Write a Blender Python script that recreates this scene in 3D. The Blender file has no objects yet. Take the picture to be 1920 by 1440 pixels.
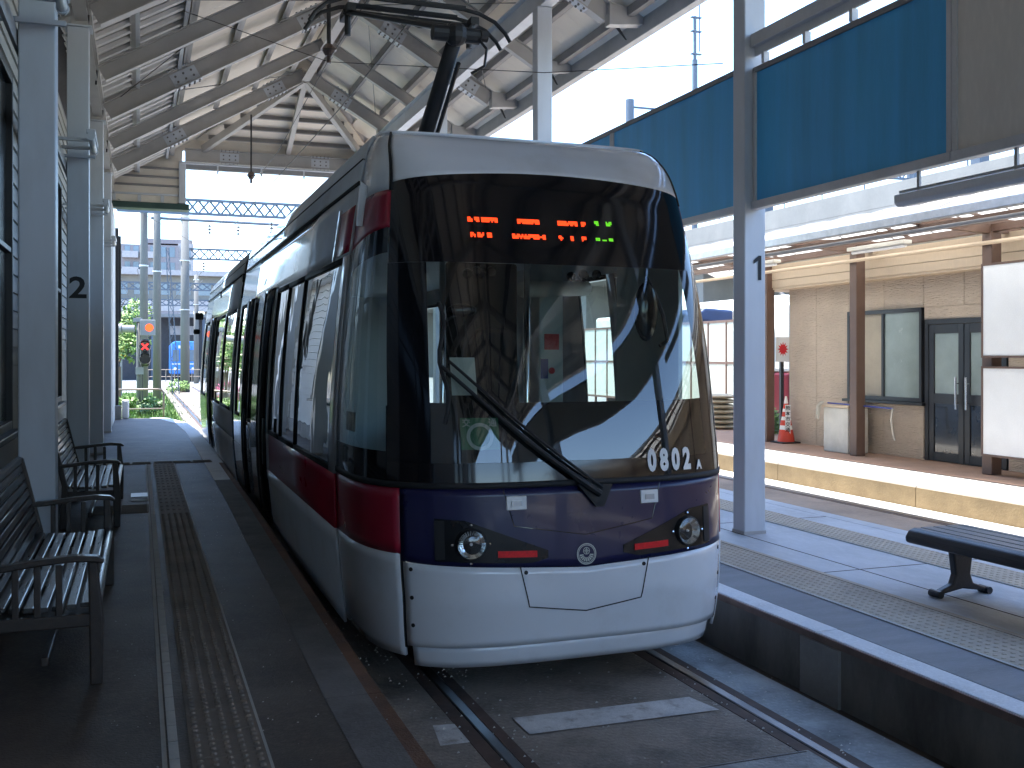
import bpy, bmesh, math, random, bisect
from mathutils import Vector, Matrix
R = math.radians
random.seed(7)
sc = bpy.context.scene
col = sc.collection

# ---------------------------------------------------------------- camera, sky, sun, exposure
cam_d = bpy.data.cameras.new('camera'); cam = bpy.data.objects.new('camera', cam_d); col.objects.link(cam)
cam.location = (0, 0, 1.97); cam.rotation_euler = (R(90), 0, R(-20))
cam_d.sensor_width = 36; cam_d.lens = 36; cam_d.shift_y = -52/1920
cam_d.clip_start = 0.05; cam_d.clip_end = 3000
sc.camera = cam
SUN = Vector((.277, -.14, -1)).normalized()
world = bpy.data.worlds.new('World'); sc.world = world; world.use_nodes = True
wn = world.node_tree
sky = wn.nodes.new('ShaderNodeTexSky'); sky.sky_type = 'NISHITA'; sky.sun_disc = False
sky.sun_elevation = math.asin(-SUN.z); sky.sun_rotation = math.atan2(-SUN.x, -SUN.y)
sky.air_density = 1.0; sky.dust_density = .3; sky.ozone_density = 4.5
bg = wn.nodes['Background']; bg.inputs['Strength'].default_value = .15
wn.links.new(sky.outputs[0], bg.inputs[0])
sun_d = bpy.data.lights.new('sun', 'SUN'); sun_d.energy = 3.0; sun_d.angle = R(.5); sun_d.color = (1, .965, .91)
sun = bpy.data.objects.new('sun', sun_d); col.objects.link(sun)
sun.rotation_euler = SUN.to_track_quat('-Z', 'Y').to_euler(); sun.location = (-10, -10, 40)
sc.view_settings.view_transform = 'Standard'; sc.view_settings.look = 'None'
sc.view_settings.exposure = 2.65; sc.view_settings.gamma = 1; sc.view_settings.use_curve_mapping = False
sc.cycles.max_bounces = 6; sc.cycles.transparent_max_bounces = 14; sc.cycles.diffuse_bounces = 4; sc.cycles.glossy_bounces = 3; sc.cycles.caustics_reflective = False; sc.cycles.caustics_refractive = False
sc.cycles.sample_clamp_indirect = 8; sc.cycles.use_denoising = True

# ---------------------------------------------------------------- materials
MATS = {}
def M(name, c, rough=.6, metal=0, var=.12, scale=3, bump=0, bscale=60, spec=.5, coat=0, fine=.06, dirt=0, dirtc=(.05,.045,.04), dscale=1.2, stretch=None):
    m = bpy.data.materials.new(name); m.use_nodes = True; nt = m.node_tree; N = nt.nodes; L = nt.links
    b = N['Principled BSDF']; MATS[name] = m
    b.inputs['Roughness'].default_value = rough; b.inputs['Metallic'].default_value = metal
    b.inputs['Specular IOR Level'].default_value = spec; b.inputs['Coat Weight'].default_value = coat
    b.inputs['Coat Roughness'].default_value = .05
    geo = N.new('ShaderNodeNewGeometry'); pos = geo.outputs['Position']
    if stretch:
        mp = N.new('ShaderNodeMapping'); mp.inputs['Scale'].default_value = stretch
        L.new(pos, mp.inputs['Vector']); pos = mp.outputs[0]
    def noise(s, d=4, r=.6):
        n = N.new('ShaderNodeTexNoise'); n.inputs['Scale'].default_value = s; n.inputs['Detail'].default_value = d
        n.inputs['Roughness'].default_value = r; L.new(pos, n.inputs['Vector']); return n.outputs['Fac']
    def mix(fac, a, bb):
        x = N.new('ShaderNodeMix'); x.data_type = 'RGBA'; L.new(fac, x.inputs[0])
        for i, v in ((6, a), (7, bb)):
            if isinstance(v, tuple): x.inputs[i].default_value = (*v, 1)
            else: L.new(v, x.inputs[i])
        return x.outputs[2]
    def ramp(f, lo, hi):
        r = N.new('ShaderNodeMapRange'); r.inputs[1].default_value = lo; r.inputs[2].default_value = hi; r.clamp = True
        L.new(f, r.inputs[0]); return r.outputs[0]
    lo = tuple(max(0, x*(1-var)) for x in c); hi = tuple(min(1, x*(1+var)) for x in c)
    out = mix(ramp(noise(scale), .3, .7), lo, hi)
    if fine:
        f2 = tuple(min(1, x*(1+fine*4)) for x in c)
        fn = ramp(noise(scale*22, 2), .45, .8)
        q = N.new('ShaderNodeMath'); q.operation = 'MULTIPLY'; q.inputs[1].default_value = min(1, fine*5); L.new(fn, q.inputs[0])
        out = mix(q.outputs[0], out, f2)
    if dirt:
        dn = ramp(noise(dscale, 7, .65), .5, .75)
        q = N.new('ShaderNodeMath'); q.operation = 'MULTIPLY'; q.inputs[1].default_value = dirt; L.new(dn, q.inputs[0])
        out = mix(q.outputs[0], out, dirtc)
    L.new(out, b.inputs['Base Color'])
    rr = N.new('ShaderNodeMapRange'); rr.inputs[3].default_value = max(.02, rough*.85); rr.inputs[4].default_value = min(1, rough*1.2)
    L.new(noise(scale*2.3), rr.inputs[0]); L.new(rr.outputs[0], b.inputs['Roughness'])
    if bump:
        bn = N.new('ShaderNodeBump'); bn.inputs['Strength'].default_value = bump; bn.inputs['Distance'].default_value = .01
        L.new(noise(bscale, 3), bn.inputs['Height']); L.new(bn.outputs[0], b.inputs['Normal'])
    return m
def emit(name, c, s):
    m = bpy.data.materials.new(name); m.use_nodes = True; b = m.node_tree.nodes['Principled BSDF']
    b.inputs['Base Color'].default_value = (*c, 1); b.inputs['Emission Color'].default_value = (*c, 1)
    b.inputs['Emission Strength'].default_value = s; MATS[name] = m; return m
def glass(name, tint, rmin=.04, rough=.01, refl=(1, 1, 1), ior=1.5):
    m = bpy.data.materials.new(name); m.use_nodes = True; nt = m.node_tree; N = nt.nodes; L = nt.links
    N.remove(N['Principled BSDF']); o = N['Material Output']
    t = N.new('ShaderNodeBsdfTransparent'); t.inputs[0].default_value = (*tint, 1)
    g = N.new('ShaderNodeBsdfGlossy'); g.inputs['Roughness'].default_value = rough; g.inputs[0].default_value = (*refl, 1)
    geo = N.new('ShaderNodeNewGeometry'); n = N.new('ShaderNodeTexNoise'); n.inputs['Scale'].default_value = 1.7
    L.new(geo.outputs['Position'], n.inputs['Vector'])
    bu = N.new('ShaderNodeBump'); bu.inputs['Strength'].default_value = .035; bu.inputs['Distance'].default_value = .05
    L.new(n.outputs['Fac'], bu.inputs['Height']); L.new(bu.outputs[0], g.inputs['Normal'])
    f = N.new('ShaderNodeFresnel'); io = N.new('ShaderNodeMapRange'); io.inputs[3].default_value = ior; io.inputs[4].default_value = 1/ior
    L.new(geo.outputs['Backfacing'], io.inputs[0]); L.new(io.outputs[0], f.inputs[0])
    a = N.new('ShaderNodeMath'); a.operation = 'ADD'; a.use_clamp = True; a.inputs[1].default_value = rmin
    L.new(f.outputs[0], a.inputs[0])
    mx = N.new('ShaderNodeMixShader'); L.new(a.outputs[0], mx.inputs[0]); L.new(t.outputs[0], mx.inputs[1]); L.new(g.outputs[0], mx.inputs[2])
    L.new(mx.outputs[0], o.inputs[0]); MATS[name] = m; return m
M('asphalt_dark', (.080,.062,.048), .6, var=.35, scale=1.4, bump=.6, bscale=70, fine=.16, dirt=.7, dirtc=(.028,.022,.018), dscale=1.3)
M('concrete', (.30,.30,.29), .8, var=.18, scale=1.0, bump=.4, bscale=70, fine=.08, dirt=.55, dirtc=(.12,.11,.10), dscale=1.3)
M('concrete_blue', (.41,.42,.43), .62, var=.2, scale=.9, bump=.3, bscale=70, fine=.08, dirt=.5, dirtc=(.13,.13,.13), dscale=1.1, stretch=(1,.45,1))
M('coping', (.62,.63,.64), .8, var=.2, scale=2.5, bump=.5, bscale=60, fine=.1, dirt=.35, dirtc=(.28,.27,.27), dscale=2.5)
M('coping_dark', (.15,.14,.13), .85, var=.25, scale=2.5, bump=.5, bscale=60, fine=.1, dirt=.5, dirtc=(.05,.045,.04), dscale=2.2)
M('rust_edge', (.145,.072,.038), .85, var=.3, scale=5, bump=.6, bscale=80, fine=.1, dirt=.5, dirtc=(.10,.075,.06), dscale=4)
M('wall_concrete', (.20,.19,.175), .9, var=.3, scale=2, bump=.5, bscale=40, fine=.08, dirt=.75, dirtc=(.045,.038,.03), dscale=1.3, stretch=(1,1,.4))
M('yellow_concrete', (.185,.137,.075), .85, var=.18, scale=2, bump=.5, bscale=40, fine=.08, dirt=.55, dirtc=(.10,.068,.035), dscale=2.6)
M('pale_paving', (.55,.52,.47), .85, var=.1, scale=1.5, bump=.3, bscale=50, dirt=.25, dirtc=(.35,.3,.25))
M('trackbed', (.20,.17,.14), .8, var=.4, scale=1.6, bump=.8, bscale=35, fine=.14, dirt=.9, dirtc=(.045,.034,.026), dscale=1.7)
M('trackbed_pale', (.26,.265,.26), .75, var=.35, scale=1.8, bump=.7, bscale=40, fine=.12, dirt=.85, dirtc=(.07,.06,.05), dscale=2.2)
M('trackbed_brown', (.25,.19,.145), .9, var=.3, scale=.8, bump=.5, bscale=50, fine=.1, dirt=.6, dirtc=(.12,.09,.07), dscale=1.0)
M('stain', (.035,.028,.023), .45, var=.3, scale=8, bump=.3)
M('channel', (.06,.045,.033), .95, var=.3, scale=1.5, bump=.5)
M('brown_paving', (.30,.185,.125), .85, var=.15, scale=1.5, bump=.3, bscale=60, fine=.1, dirt=.3, dirtc=(.2,.12,.08))
M('ground', (.22,.22,.215), .95, var=.2, scale=.2, bump=.5, bscale=10, dirt=.5, dirtc=(.2,.19,.16), dscale=.3)
M('rail_steel', (.10,.09,.09), .3, metal=.9, var=.2, scale=4, dirt=.4, dirtc=(.06,.035,.025), dscale=6)
M('rail_rust', (.075,.045,.032), .8, var=.3, scale=6)
M('road_paint', (.50,.49,.47), .8, var=.2, scale=5, bump=.5, bscale=60, fine=.1, dirt=.95, dirtc=(.16,.125,.10), dscale=7)
M('tactile_old', (.185,.15,.115), .8, var=.2, scale=3, bump=.3, dirt=.5, dirtc=(.07,.06,.05), dscale=2)
M('tactile', (.39,.325,.245), .8, var=.12, scale=3, bump=.3, dirt=.4, dirtc=(.22,.2,.17), dscale=2)
M('tactile_edge', (.42,.41,.37), .8, var=.2, scale=6, dirt=.5, dirtc=(.12,.11,.1), dscale=6)
M('steel_white', (.54,.57,.61), .42, var=.07, scale=2, dirt=.35, dirtc=(.33,.31,.29), dscale=1.6, fine=.02, stretch=(1,1,.3))
M('steel_grey', (.42,.405,.385), .5, var=.08, scale=2, dirt=.35, dirtc=(.2,.19,.18), dscale=1.4, fine=.03)
M('roof_beige', (.78,.71,.61), .7, var=.06, scale=1.2, fine=.02, dirt=.25, dirtc=(.4,.36,.30), dscale=.8)
M('purlin_dark', (.24,.23,.225), .55, var=.1)
M('galvanised', (.45,.45,.45), .35, metal=.7, var=.15, scale=8)
M('bolt', (.17,.165,.16), .5, metal=.5, var=.1)
M('blue_board', (.062,.42,.78), .5, var=.12, scale=4, fine=.05, dirt=.6, dirtc=(.045,.26,.52), dscale=1.6, stretch=(1,1,.10))
M('beige_board', (.80,.75,.67), .55, var=.1, scale=1, dirt=.35, dirtc=(.42,.38,.33), dscale=2, stretch=(1,1,.3))
M('board_frame', (.60,.60,.60), .45, var=.08, dirt=.2, dirtc=(.28,.27,.25))
M('tram_white', (.73,.76,.795), .22, var=.03, scale=1.5, fine=.01, coat=1, dirt=.30, dirtc=(.43,.40,.36), dscale=2.6, bump=.05, bscale=4)
M('tram_red', (.33,.010,.034), .28, var=.08, scale=1.5, fine=.01, coat=.35, spec=.4)
M('tram_blue', (.012,.012,.06), .28, var=.1, scale=1.5, fine=.01, coat=.25, spec=.35)
M('tram_black', (.006,.006,.008), .08, var=.1, fine=0, coat=.15)
M('housing_black', (.008,.008,.009), .22, var=.1, fine=0, spec=.3)
M('island_dark', (.17,.175,.185), .7, var=.2, scale=1.2, bump=.4, bscale=80, fine=.1, dirt=.5, dirtc=(.09,.09,.09), dscale=1.5, stretch=(.5,2.5,1))
M('edge_brown', (.22,.155,.13), .85, var=.3, scale=4, bump=.4, dirt=.4, dirtc=(.1,.07,.06), dscale=5)
M('tram_grey', (.42,.43,.45), .3, metal=.2, var=.08, coat=.4)
M('rubber', (.012,.012,.013), .65, var=.2)
M('underframe', (.025,.022,.02), .85, var=.2)
M('interior_pale', (.55,.62,.59), .5, var=.05)
M('interior_dark', (.009,.009,.010), .8, var=.15, spec=.2)
M('chrome', (.7,.7,.7), .12, metal=1, var=.05)
M('lamp_reflector', (.75,.77,.78), .12, metal=1, var=.1, scale=30)
M('red_lens', (.75,.008,.012), .45, var=.15, scale=60, spec=.3)
M('panto', (.018,.018,.019), .5, var=.2)
M('wood_dark', (.035,.023,.016), .45, var=.3, scale=3, bump=.3, bscale=30, coat=.25, stretch=(8,.6,8), dirt=.3, dirtc=(.02,.014,.01))
M('wood_seat', (.06,.052,.046), .28, var=.3, scale=3, bump=.3, bscale=30, coat=.3, stretch=(8,.6,8), dirt=.3, dirtc=(.03,.024,.02))
M('bench_black', (.022,.021,.022), .42, var=.3, scale=3, bump=.2, bscale=30, stretch=(8,.6,8))
M('cast_iron', (.014,.014,.016), .4, var=.2, bump=.2)
M('siding_white', (.47,.46,.43), .6, var=.08, scale=1.5, dirt=.3, dirtc=(.28,.26,.23), dscale=1.5)
M('plinth', (.22,.21,.19), .85, var=.2, bump=.4, dirt=.4)
M('frame_black', (.013,.014,.017), .4, var=.2)
M('tan_fascia', (.56,.44,.31), .6, var=.08, scale=1.5, dirt=.25, dirtc=(.36,.27,.18), dscale=1.5, stretch=(1,1,.3))
M('brown_steel', (.12,.07,.05), .5, var=.12, dirt=.2, dirtc=(.07,.04,.03))
M('white_board', (.78,.78,.77), .4, var=.03, dirt=.12, dirtc=(.55,.53,.5))
M('pale_metal', (.55,.53,.47), .5, var=.1, scale=4, dirt=.4, dirtc=(.38,.34,.28), dscale=3)
M('cone_red', (.62,.06,.03), .5, var=.1); M('white_paint', (.8,.8,.78), .5, var=.05); M('ink', (.01,.01,.012), .6, var=.1)
M('ink_red', (.65,.02,.03), .5, var=.05); M('blue_plastic', (.03,.05,.25), .4)
M('rope', (.5,.47,.4), .9); M('sack', (.42,.36,.26), .9, var=.2, scale=6, bump=.6, bscale=60)
M('green_sign', (.012,.13,.055), .5, var=.05); M('green_ink', (.40,.47,.42), .5); M('paper', (.55,.57,.52), .7, var=.05)
M('grass_a', (.10,.17,.03), .7, var=.4, scale=2); M('leaf_a', (.07,.14,.025), .55, var=.45, scale=1.5); M('leaf_b', (.13,.22,.04), .55, var=.4, scale=1.5)
M('bark', (.12,.09,.06), .9, var=.3, bump=.6); M('flower', (.55,.06,.22), .6)
M('pole_concrete', (.125,.125,.12), .85, var=.15, scale=2, dirt=.4, dirtc=(.08,.075,.07), dscale=1.5, stretch=(1,1,.2))
M('lattice_steel', (.07,.09,.12), .5, var=.1); M('apartment', (.20,.18,.19), .7, var=.1); M('apartment_pale', (.33,.31,.31), .7)
M('window_far', (.10,.14,.18), .1, var=.3, scale=.3); M('viaduct', (.17,.165,.15), .8, var=.12, scale=.5, dirt=.3, dirtc=(.3,.28,.25), dscale=.4)
M('old_tram_blue', (.03,.19,.62), .35, coat=.3); M('old_tram_cream', (.68,.66,.58), .4); M('old_tram_maroon', (.10,.008,.014), .4)
M('shed_dark', (.05,.05,.055), .8); M('signal_grey', (.20,.205,.205), .5); M('yellow_sign', (.7,.5,.05), .5)
M('guard_steel', (.2,.165,.135), .45, metal=.4, var=.15); M('wire', (.035,.033,.032), .5); M('insulator', (.09,.06,.05), .3)
M('tank_blue', (.02,.04,.10), .5); M('gutter_green', (.02,.055,.045), .5); M('vent_pale', (.62,.60,.57), .4); M('vent_dark', (.06,.055,.05), .8)
glass('windscreen', (.70,.77,.75), rmin=.035); glass('side_glass', (.60,.68,.66), rmin=.42); glass('clear_pane', (.80,.88,.86), rmin=.0); glass('pane', (.35,.40,.38), rmin=.05)
glass('cab_glass', (.72,.78,.77), rmin=.02); glass('lens', (.92,.94,.94), rmin=.02)
M('frosted_pane', (.24,.29,.27), .25, var=.12, scale=2, coat=.3); M('screen_pane', (.50,.55,.49), .3, var=.06, scale=1); M('blind_tan', (.40,.34,.25), .6); M('dark_room', (.02,.025,.03), .15, coat=.4)
emit('led_red', (1, .05, .008), .42); emit('led_green', (.22, 1, .03), .10); emit('signal_red', (1, .03, .03), .6); emit('signal_amber', (1, .07, .01), .45)
# translucent canopy sheet
m = bpy.data.materials.new('poly_sheet'); m.use_nodes = True; nt = m.node_tree; b = nt.nodes['Principled BSDF']
b.inputs['Base Color'].default_value = (.88,.87,.85,1); b.inputs['Roughness'].default_value = .35
tr = nt.nodes.new('ShaderNodeBsdfTranslucent'); tr.inputs[0].default_value = (.92,.90,.84,1)
mx = nt.nodes.new('ShaderNodeMixShader'); mx.inputs[0].default_value = .72
nt.links.new(b.outputs[0], mx.inputs[1]); nt.links.new(tr.outputs[0], mx.inputs[2]); nt.links.new(mx.outputs[0], nt.nodes['Material Output'].inputs[0]); MATS['poly_sheet'] = m
# rippled stone-like cladding
m = M('tan_siding', (.60,.49,.38), .8, var=.1, scale=1.2, fine=.05); nt = m.node_tree; b = nt.nodes['Principled BSDF']
g_ = nt.nodes.new('ShaderNodeNewGeometry'); mp = nt.nodes.new('ShaderNodeMapping'); mp.inputs['Scale'].default_value = (4, 4, 34)
wv = nt.nodes.new('ShaderNodeTexNoise'); wv.inputs['Scale'].default_value = 2.2; wv.inputs['Detail'].default_value = 3
nt.links.new(g_.outputs['Position'], mp.inputs['Vector']); nt.links.new(mp.outputs[0], wv.inputs['Vector'])
bu = nt.nodes.new('ShaderNodeBump'); bu.inputs['Strength'].default_value = 1; bu.inputs['Distance'].default_value = .05
nt.links.new(wv.outputs['Fac'], bu.inputs['Height']); nt.links.new(bu.outputs[0], b.inputs['Normal'])

# ---------------------------------------------------------------- helpers
ORG = {}
def V(*a): return Vector(a)
def tag(o, label=None, cat=None, group=None, kind=None):
    if label: o['label'] = label
    if cat: o['category'] = cat
    if group: o['group'] = group
    if kind: o['kind'] = kind
    return o
def thing(name, label, cat, loc, group=None):
    o = bpy.data.objects.new(name, None); o.empty_display_size = .2; col.objects.link(o); o.location = loc
    ORG[o] = Vector(loc); return tag(o, label, cat, group)
class MB:
    def __init__(s): s.v = []; s.f = []
    def add(s, vs, fs):
        k = len(s.v); s.v += [Vector(p) for p in vs]; s.f += [tuple(i+k for i in f) for f in fs]; return s
    def box(s, x0, x1, y0, y1, z0, z1):
        return s.add([(x0,y0,z0),(x1,y0,z0),(x1,y1,z0),(x0,y1,z0),(x0,y0,z1),(x1,y0,z1),(x1,y1,z1),(x0,y1,z1)],
                     [(0,3,2,1),(4,5,6,7),(0,1,5,4),(1,2,6,5),(2,3,7,6),(3,0,4,7)])
    def bar(s, a, b, w, h, up=(0,0,1)):
        a = Vector(a); b = Vector(b); d = (b-a).normalized(); r = d.cross(Vector(up)).normalized()*w/2; u = r.cross(d).normalized()*h/2
        vs = [a-r-u, a+r-u, a+r+u, a-r+u, b-r-u, b+r-u, b+r+u, b-r+u]
        return s.add(vs, [(0,1,2,3),(7,6,5,4),(0,4,5,1),(1,5,6,2),(2,6,7,3),(3,7,4,0)])
    def ibeam(s, a, b, w, h, t=.016, up=(0,0,1)):
        a = Vector(a); b = Vector(b); d = (b-a).normalized(); r = d.cross(Vector(up)).normalized(); u = r.cross(d).normalized()
        s.bar(a, b, t*.8, h-2*t, up); s.bar(a+u*(h/2-t/2), b+u*(h/2-t/2), w, t, up); return s.bar(a-u*(h/2-t/2), b-u*(h/2-t/2), w, t, up)
    def tube(s, a, b, r, n=8, r1=None, caps=True):
        a = Vector(a); b = Vector(b); d = (b-a).normalized(); r1 = r if r1 is None else r1
        x = d.orthogonal().normalized(); y = d.cross(x); vs = []
        for i in range(n):
            q = 2*math.pi*i/n; e = x*math.cos(q)+y*math.sin(q); vs += [a+e*r, b+e*r1]
        fs = [(2*i, 2*((i+1) % n), 2*((i+1) % n)+1, 2*i+1) for i in range(n)]
        if caps: fs += [tuple(2*i for i in range(n))[::-1], tuple(2*i+1 for i in range(n))]
        return s.add(vs, fs)
    def path(s, pts, r, n=8):
        pts = [Vector(p) for p in pts]; rings = []; ref = None
        for i, p in enumerate(pts):
            d = (pts[min(i+1, len(pts)-1)]-pts[max(i-1, 0)]).normalized()
            x = d.orthogonal().normalized() if ref is None else (ref-d*ref.dot(d)).normalized()
            ref = x; y = d.cross(x); rr = r[i] if isinstance(r, (list, tuple)) else r
            rings.append([p+(x*math.cos(2*math.pi*k/n)+y*math.sin(2*math.pi*k/n))*rr for k in range(n)])
        vs = [p for g in rings for p in g]; fs = []
        for i in range(len(rings)-1):
            for k in range(n): fs.append((i*n+k, i*n+(k+1) % n, (i+1)*n+(k+1) % n, (i+1)*n+k))
        fs += [tuple(range(n))[::-1], tuple(range((len(rings)-1)*n, len(rings)*n))]
        return s.add(vs, fs)
    def prism(s, poly, vec):
        poly = [Vector(p) for p in poly]; vec = Vector(vec); n = len(poly)
        return s.add(poly+[p+vec for p in poly], [tuple(range(n))[::-1], tuple(range(n, 2*n))]+[(i, (i+1) % n, n+(i+1) % n, n+i) for i in range(n)])
    def grid(s, fn, nu, nv):
        vs = [fn(i/nu, j/nv) for i in range(nu+1) for j in range(nv+1)]; w = nv+1
        return s.add(vs, [(i*w+j, (i+1)*w+j, (i+1)*w+j+1, i*w+j+1) for i in range(nu) for j in range(nv)])
    def sphere(s, c, r, nu=10, nv=6, sc_=(1,1,1)):
        c = Vector(c)
        return s.grid(lambda a, b: c+Vector((r*sc_[0]*math.cos(2*math.pi*a)*math.sin(math.pi*b), r*sc_[1]*math.sin(2*math.pi*a)*math.sin(math.pi*b), r*sc_[2]*math.cos(math.pi*b))), nu, nv)
    def disc(s, c, n, r, k=20):
        c = Vector(c); n = Vector(n).normalized(); x = n.orthogonal().normalized(); y = n.cross(x)
        return s.add([c+(x*math.cos(2*math.pi*i/k)+y*math.sin(2*math.pi*i/k))*r for i in range(k)], [tuple(range(k))])
    def mesh(s, name, org=Vector((0,0,0)), smooth=False):
        me = bpy.data.meshes.new(name); me.from_pydata([tuple(p-org) for p in s.v], [], s.f); me.update()
        if smooth:
            me.polygons.foreach_set('use_smooth', [True]*len(me.polygons))
        return me
    def build(s, name, mat, parent=None, smooth=False, bevel=0, origin=None, solid=0, fix=True):
        if parent is not None: org = ORG[parent]
        elif origin is not None: org = Vector(origin)
        else:
            xs = [p.x for p in s.v]; ys = [p.y for p in s.v]; zs = [p.z for p in s.v]
            org = Vector(((min(xs)+max(xs))/2, (min(ys)+max(ys))/2, min(zs)))
        me = s.mesh(name, org, smooth)
        if fix:
            bm = bmesh.new(); bm.from_mesh(me); bmesh.ops.recalc_face_normals(bm, faces=bm.faces); bm.to_mesh(me); bm.free()
        me.materials.append(MATS[mat]); o = bpy.data.objects.new(name, me); col.objects.link(o)
        if parent is not None: o.parent = parent
        else: o.location = org
        ORG[o] = org
        if solid:
            md = o.modifiers.new('solid', 'SOLIDIFY'); md.thickness = abs(solid); md.offset = -1 if solid > 0 else 1
        if bevel:
            md = o.modifiers.new('bevel', 'BEVEL'); md.width = bevel; md.segments = 2; md.limit_method = 'ANGLE'
        return o
def piece(name, me, parent, loc, rot=None, scale=None):
    o = bpy.data.objects.new(name, me); col.objects.link(o); o.parent = parent; o.location = Vector(loc)-ORG[parent]
    if rot: o.rotation_euler = rot
    if scale: o.scale = scale
    ORG[o] = Vector(loc); return o
def struct(name, mb, mat, **k): return tag(mb.build(name, mat, **k), kind='structure')
def shared(mb, name, mat, smooth=False):
    me = mb.mesh(name, smooth=smooth)
    bm = bmesh.new(); bm.from_mesh(me); bmesh.ops.recalc_face_normals(bm, faces=bm.faces); bm.to_mesh(me); bm.free()
    me.materials.append(MATS[mat]); return me
def text_mb(body, size, offset=0, sx=1, extrude=0):
    cu = bpy.data.curves.new('glyphs', 'FONT'); cu.body = body; cu.size = size; cu.offset = offset; cu.extrude = extrude
    cu.align_x = 'CENTER'; cu.align_y = 'CENTER'; cu.resolution_u = 3
    o = bpy.data.objects.new('glyphs', cu); col.objects.link(o); dg = bpy.context.evaluated_depsgraph_get()
    me = bpy.data.meshes.new_from_object(o.evaluated_get(dg)); mb = MB()
    mb.v = [Vector((v.co.x*sx, v.co.y, v.co.z)) for v in me.vertices]; mb.f = [tuple(p.vertices) for p in me.polygons]
    bpy.data.objects.remove(o); bpy.data.curves.remove(cu); bpy.data.meshes.remove(me); return mb
def put(mb, o, ax, ay):
    o = Vector(o); ax = Vector(ax); ay = Vector(ay); n = ax.cross(ay); mb.v = [o+ax*p.x+ay*p.y+n*p.z for p in mb.v]; return mb
def copy_tree(root, loc, label=None, rotz=None):
    c = root.copy(); col.objects.link(c); c.location = loc; ORG[c] = Vector(loc)
    if label: c['label'] = label
    if rotz is not None: c.rotation_euler = (0, 0, rotz)
    for ch in list(root.children):
        d = ch.copy(); col.objects.link(d); d.parent = c
        for g in list(ch.children):
            e = g.copy(); col.objects.link(e); e.parent = d
    return c
# ================================================================ ground, tracks, platforms
struct('ground', MB().box(-400, 400, -300, 700, -.6, -.12), 'ground')
tb = struct('trackbed', MB().box(1.30, 3.62, -26, 70, -.119, -.004).box(1.30, 1.66, -26, 70, -.004, 0).box(1.76, 3.14, -26, 70, -.004, 0), 'trackbed')
MB().box(3.26, 3.62, -26, 70, -.004, .001).build('pale_strip', 'trackbed_pale', tb)
MB().box(1.762, 3.138, -26, 4.3, .0, .004).build('pale_slab', 'trackbed_pale', tb)
MB().box(3.62, 3.84, -26, 34, -.118, -.09).build('drain_channel', 'channel', tb)
def rail(parent, x):
    m = MB().bar((x, -26, -.022), (x, 70, -.022), .072, .06)
    r = m.build('rail', 'rail_steel', parent, bevel=.012)
    for a_, b_ in ((x-.115, x-.037), (x+.037, x+.10)): MB().box(a_, b_, -26, 70, -.05, .0025).build('flangeway', 'rail_rust', parent)
for x in (1.70, 3.20): rail(tb, x)
jt = MB()
for y in (-3.1, .9, 4.28, 7.6, 11.9): jt.box(1.78, 3.12, y, y+.012, .0005, .0045)
jt.build('slab_joint', 'channel', tb)
mk = MB().add([(1.905,4.97,.006),(3.03,4.955,.006),(2.98,5.2,.006),(1.905,5.225,.006)], [(0,1,2,3)])
o = mk.build('stop_line', 'road_paint', tb, fix=False)
MB().add([(1.43,4.985,.002),(1.635,4.98,.002),(1.638,5.25,.002),(1.47,5.275,.002)], [(0,1,2,3)]).build('stop_line', 'road_paint', tb, fix=False)
tb2 = struct('far_trackbed', MB().box(6.93, 9.48, -26, 70, -.119, -.002), 'trackbed_brown')
for x in (7.45, 8.95): rail(tb2, x)
MB().box(9.02, 9.47, -26, 70, -.002, .004).build('pale_strip', 'pale_paving', tb2)  # sunlit strip beside the far platform, sunlight put into its paler colour

# left platform (edge bends away at its far end)
def slab(poly, z0, z1): return MB().prism([(x, y, z0) for x, y in poly], (0, 0, z1-z0))
edge = [(1.13,-26),(1.13,5),(1.16,7),(1.22,12),(1.25,19),(1.24,24),(1.12,27),(.75,29.1),(.45,29.6)]
inner = [(x-.28, y) for x, y in edge[:-2]]+[(.5,28.9),(.25,29.3)]
lp = struct('left_platform', slab([(-1.3,-26)]+inner+[(-1.3,29.75)], -.119, .30), 'asphalt_dark')
for i in range(len(edge)-1):
    a, b, c, d = inner[i], edge[i], edge[i+1], inner[i+1]
    n = max(1, int((c[1]-b[1])/1.8))
    for k in range(n):
        f, g = k/n, (k+1)/n-.004/max(.1, c[1]-b[1])
        L = lambda p, q, t: (p[0]+(q[0]-p[0])*t, p[1]+(q[1]-p[1])*t)
        e = lambda p, q: L(p, q, .75)
        p0, p1, p2, p3 = L(a, d, f), L(b, c, f), L(b, c, g), L(a, d, g)
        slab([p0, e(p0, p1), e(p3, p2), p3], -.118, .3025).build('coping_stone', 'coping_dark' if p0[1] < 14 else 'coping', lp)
        slab([e(p0, p1), p1, p2, e(p3, p2)], -.118, .3015+.001*(k % 2)).build('coping_edge', 'rust_edge' if p0[1] < 15 else 'coping', lp)
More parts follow.
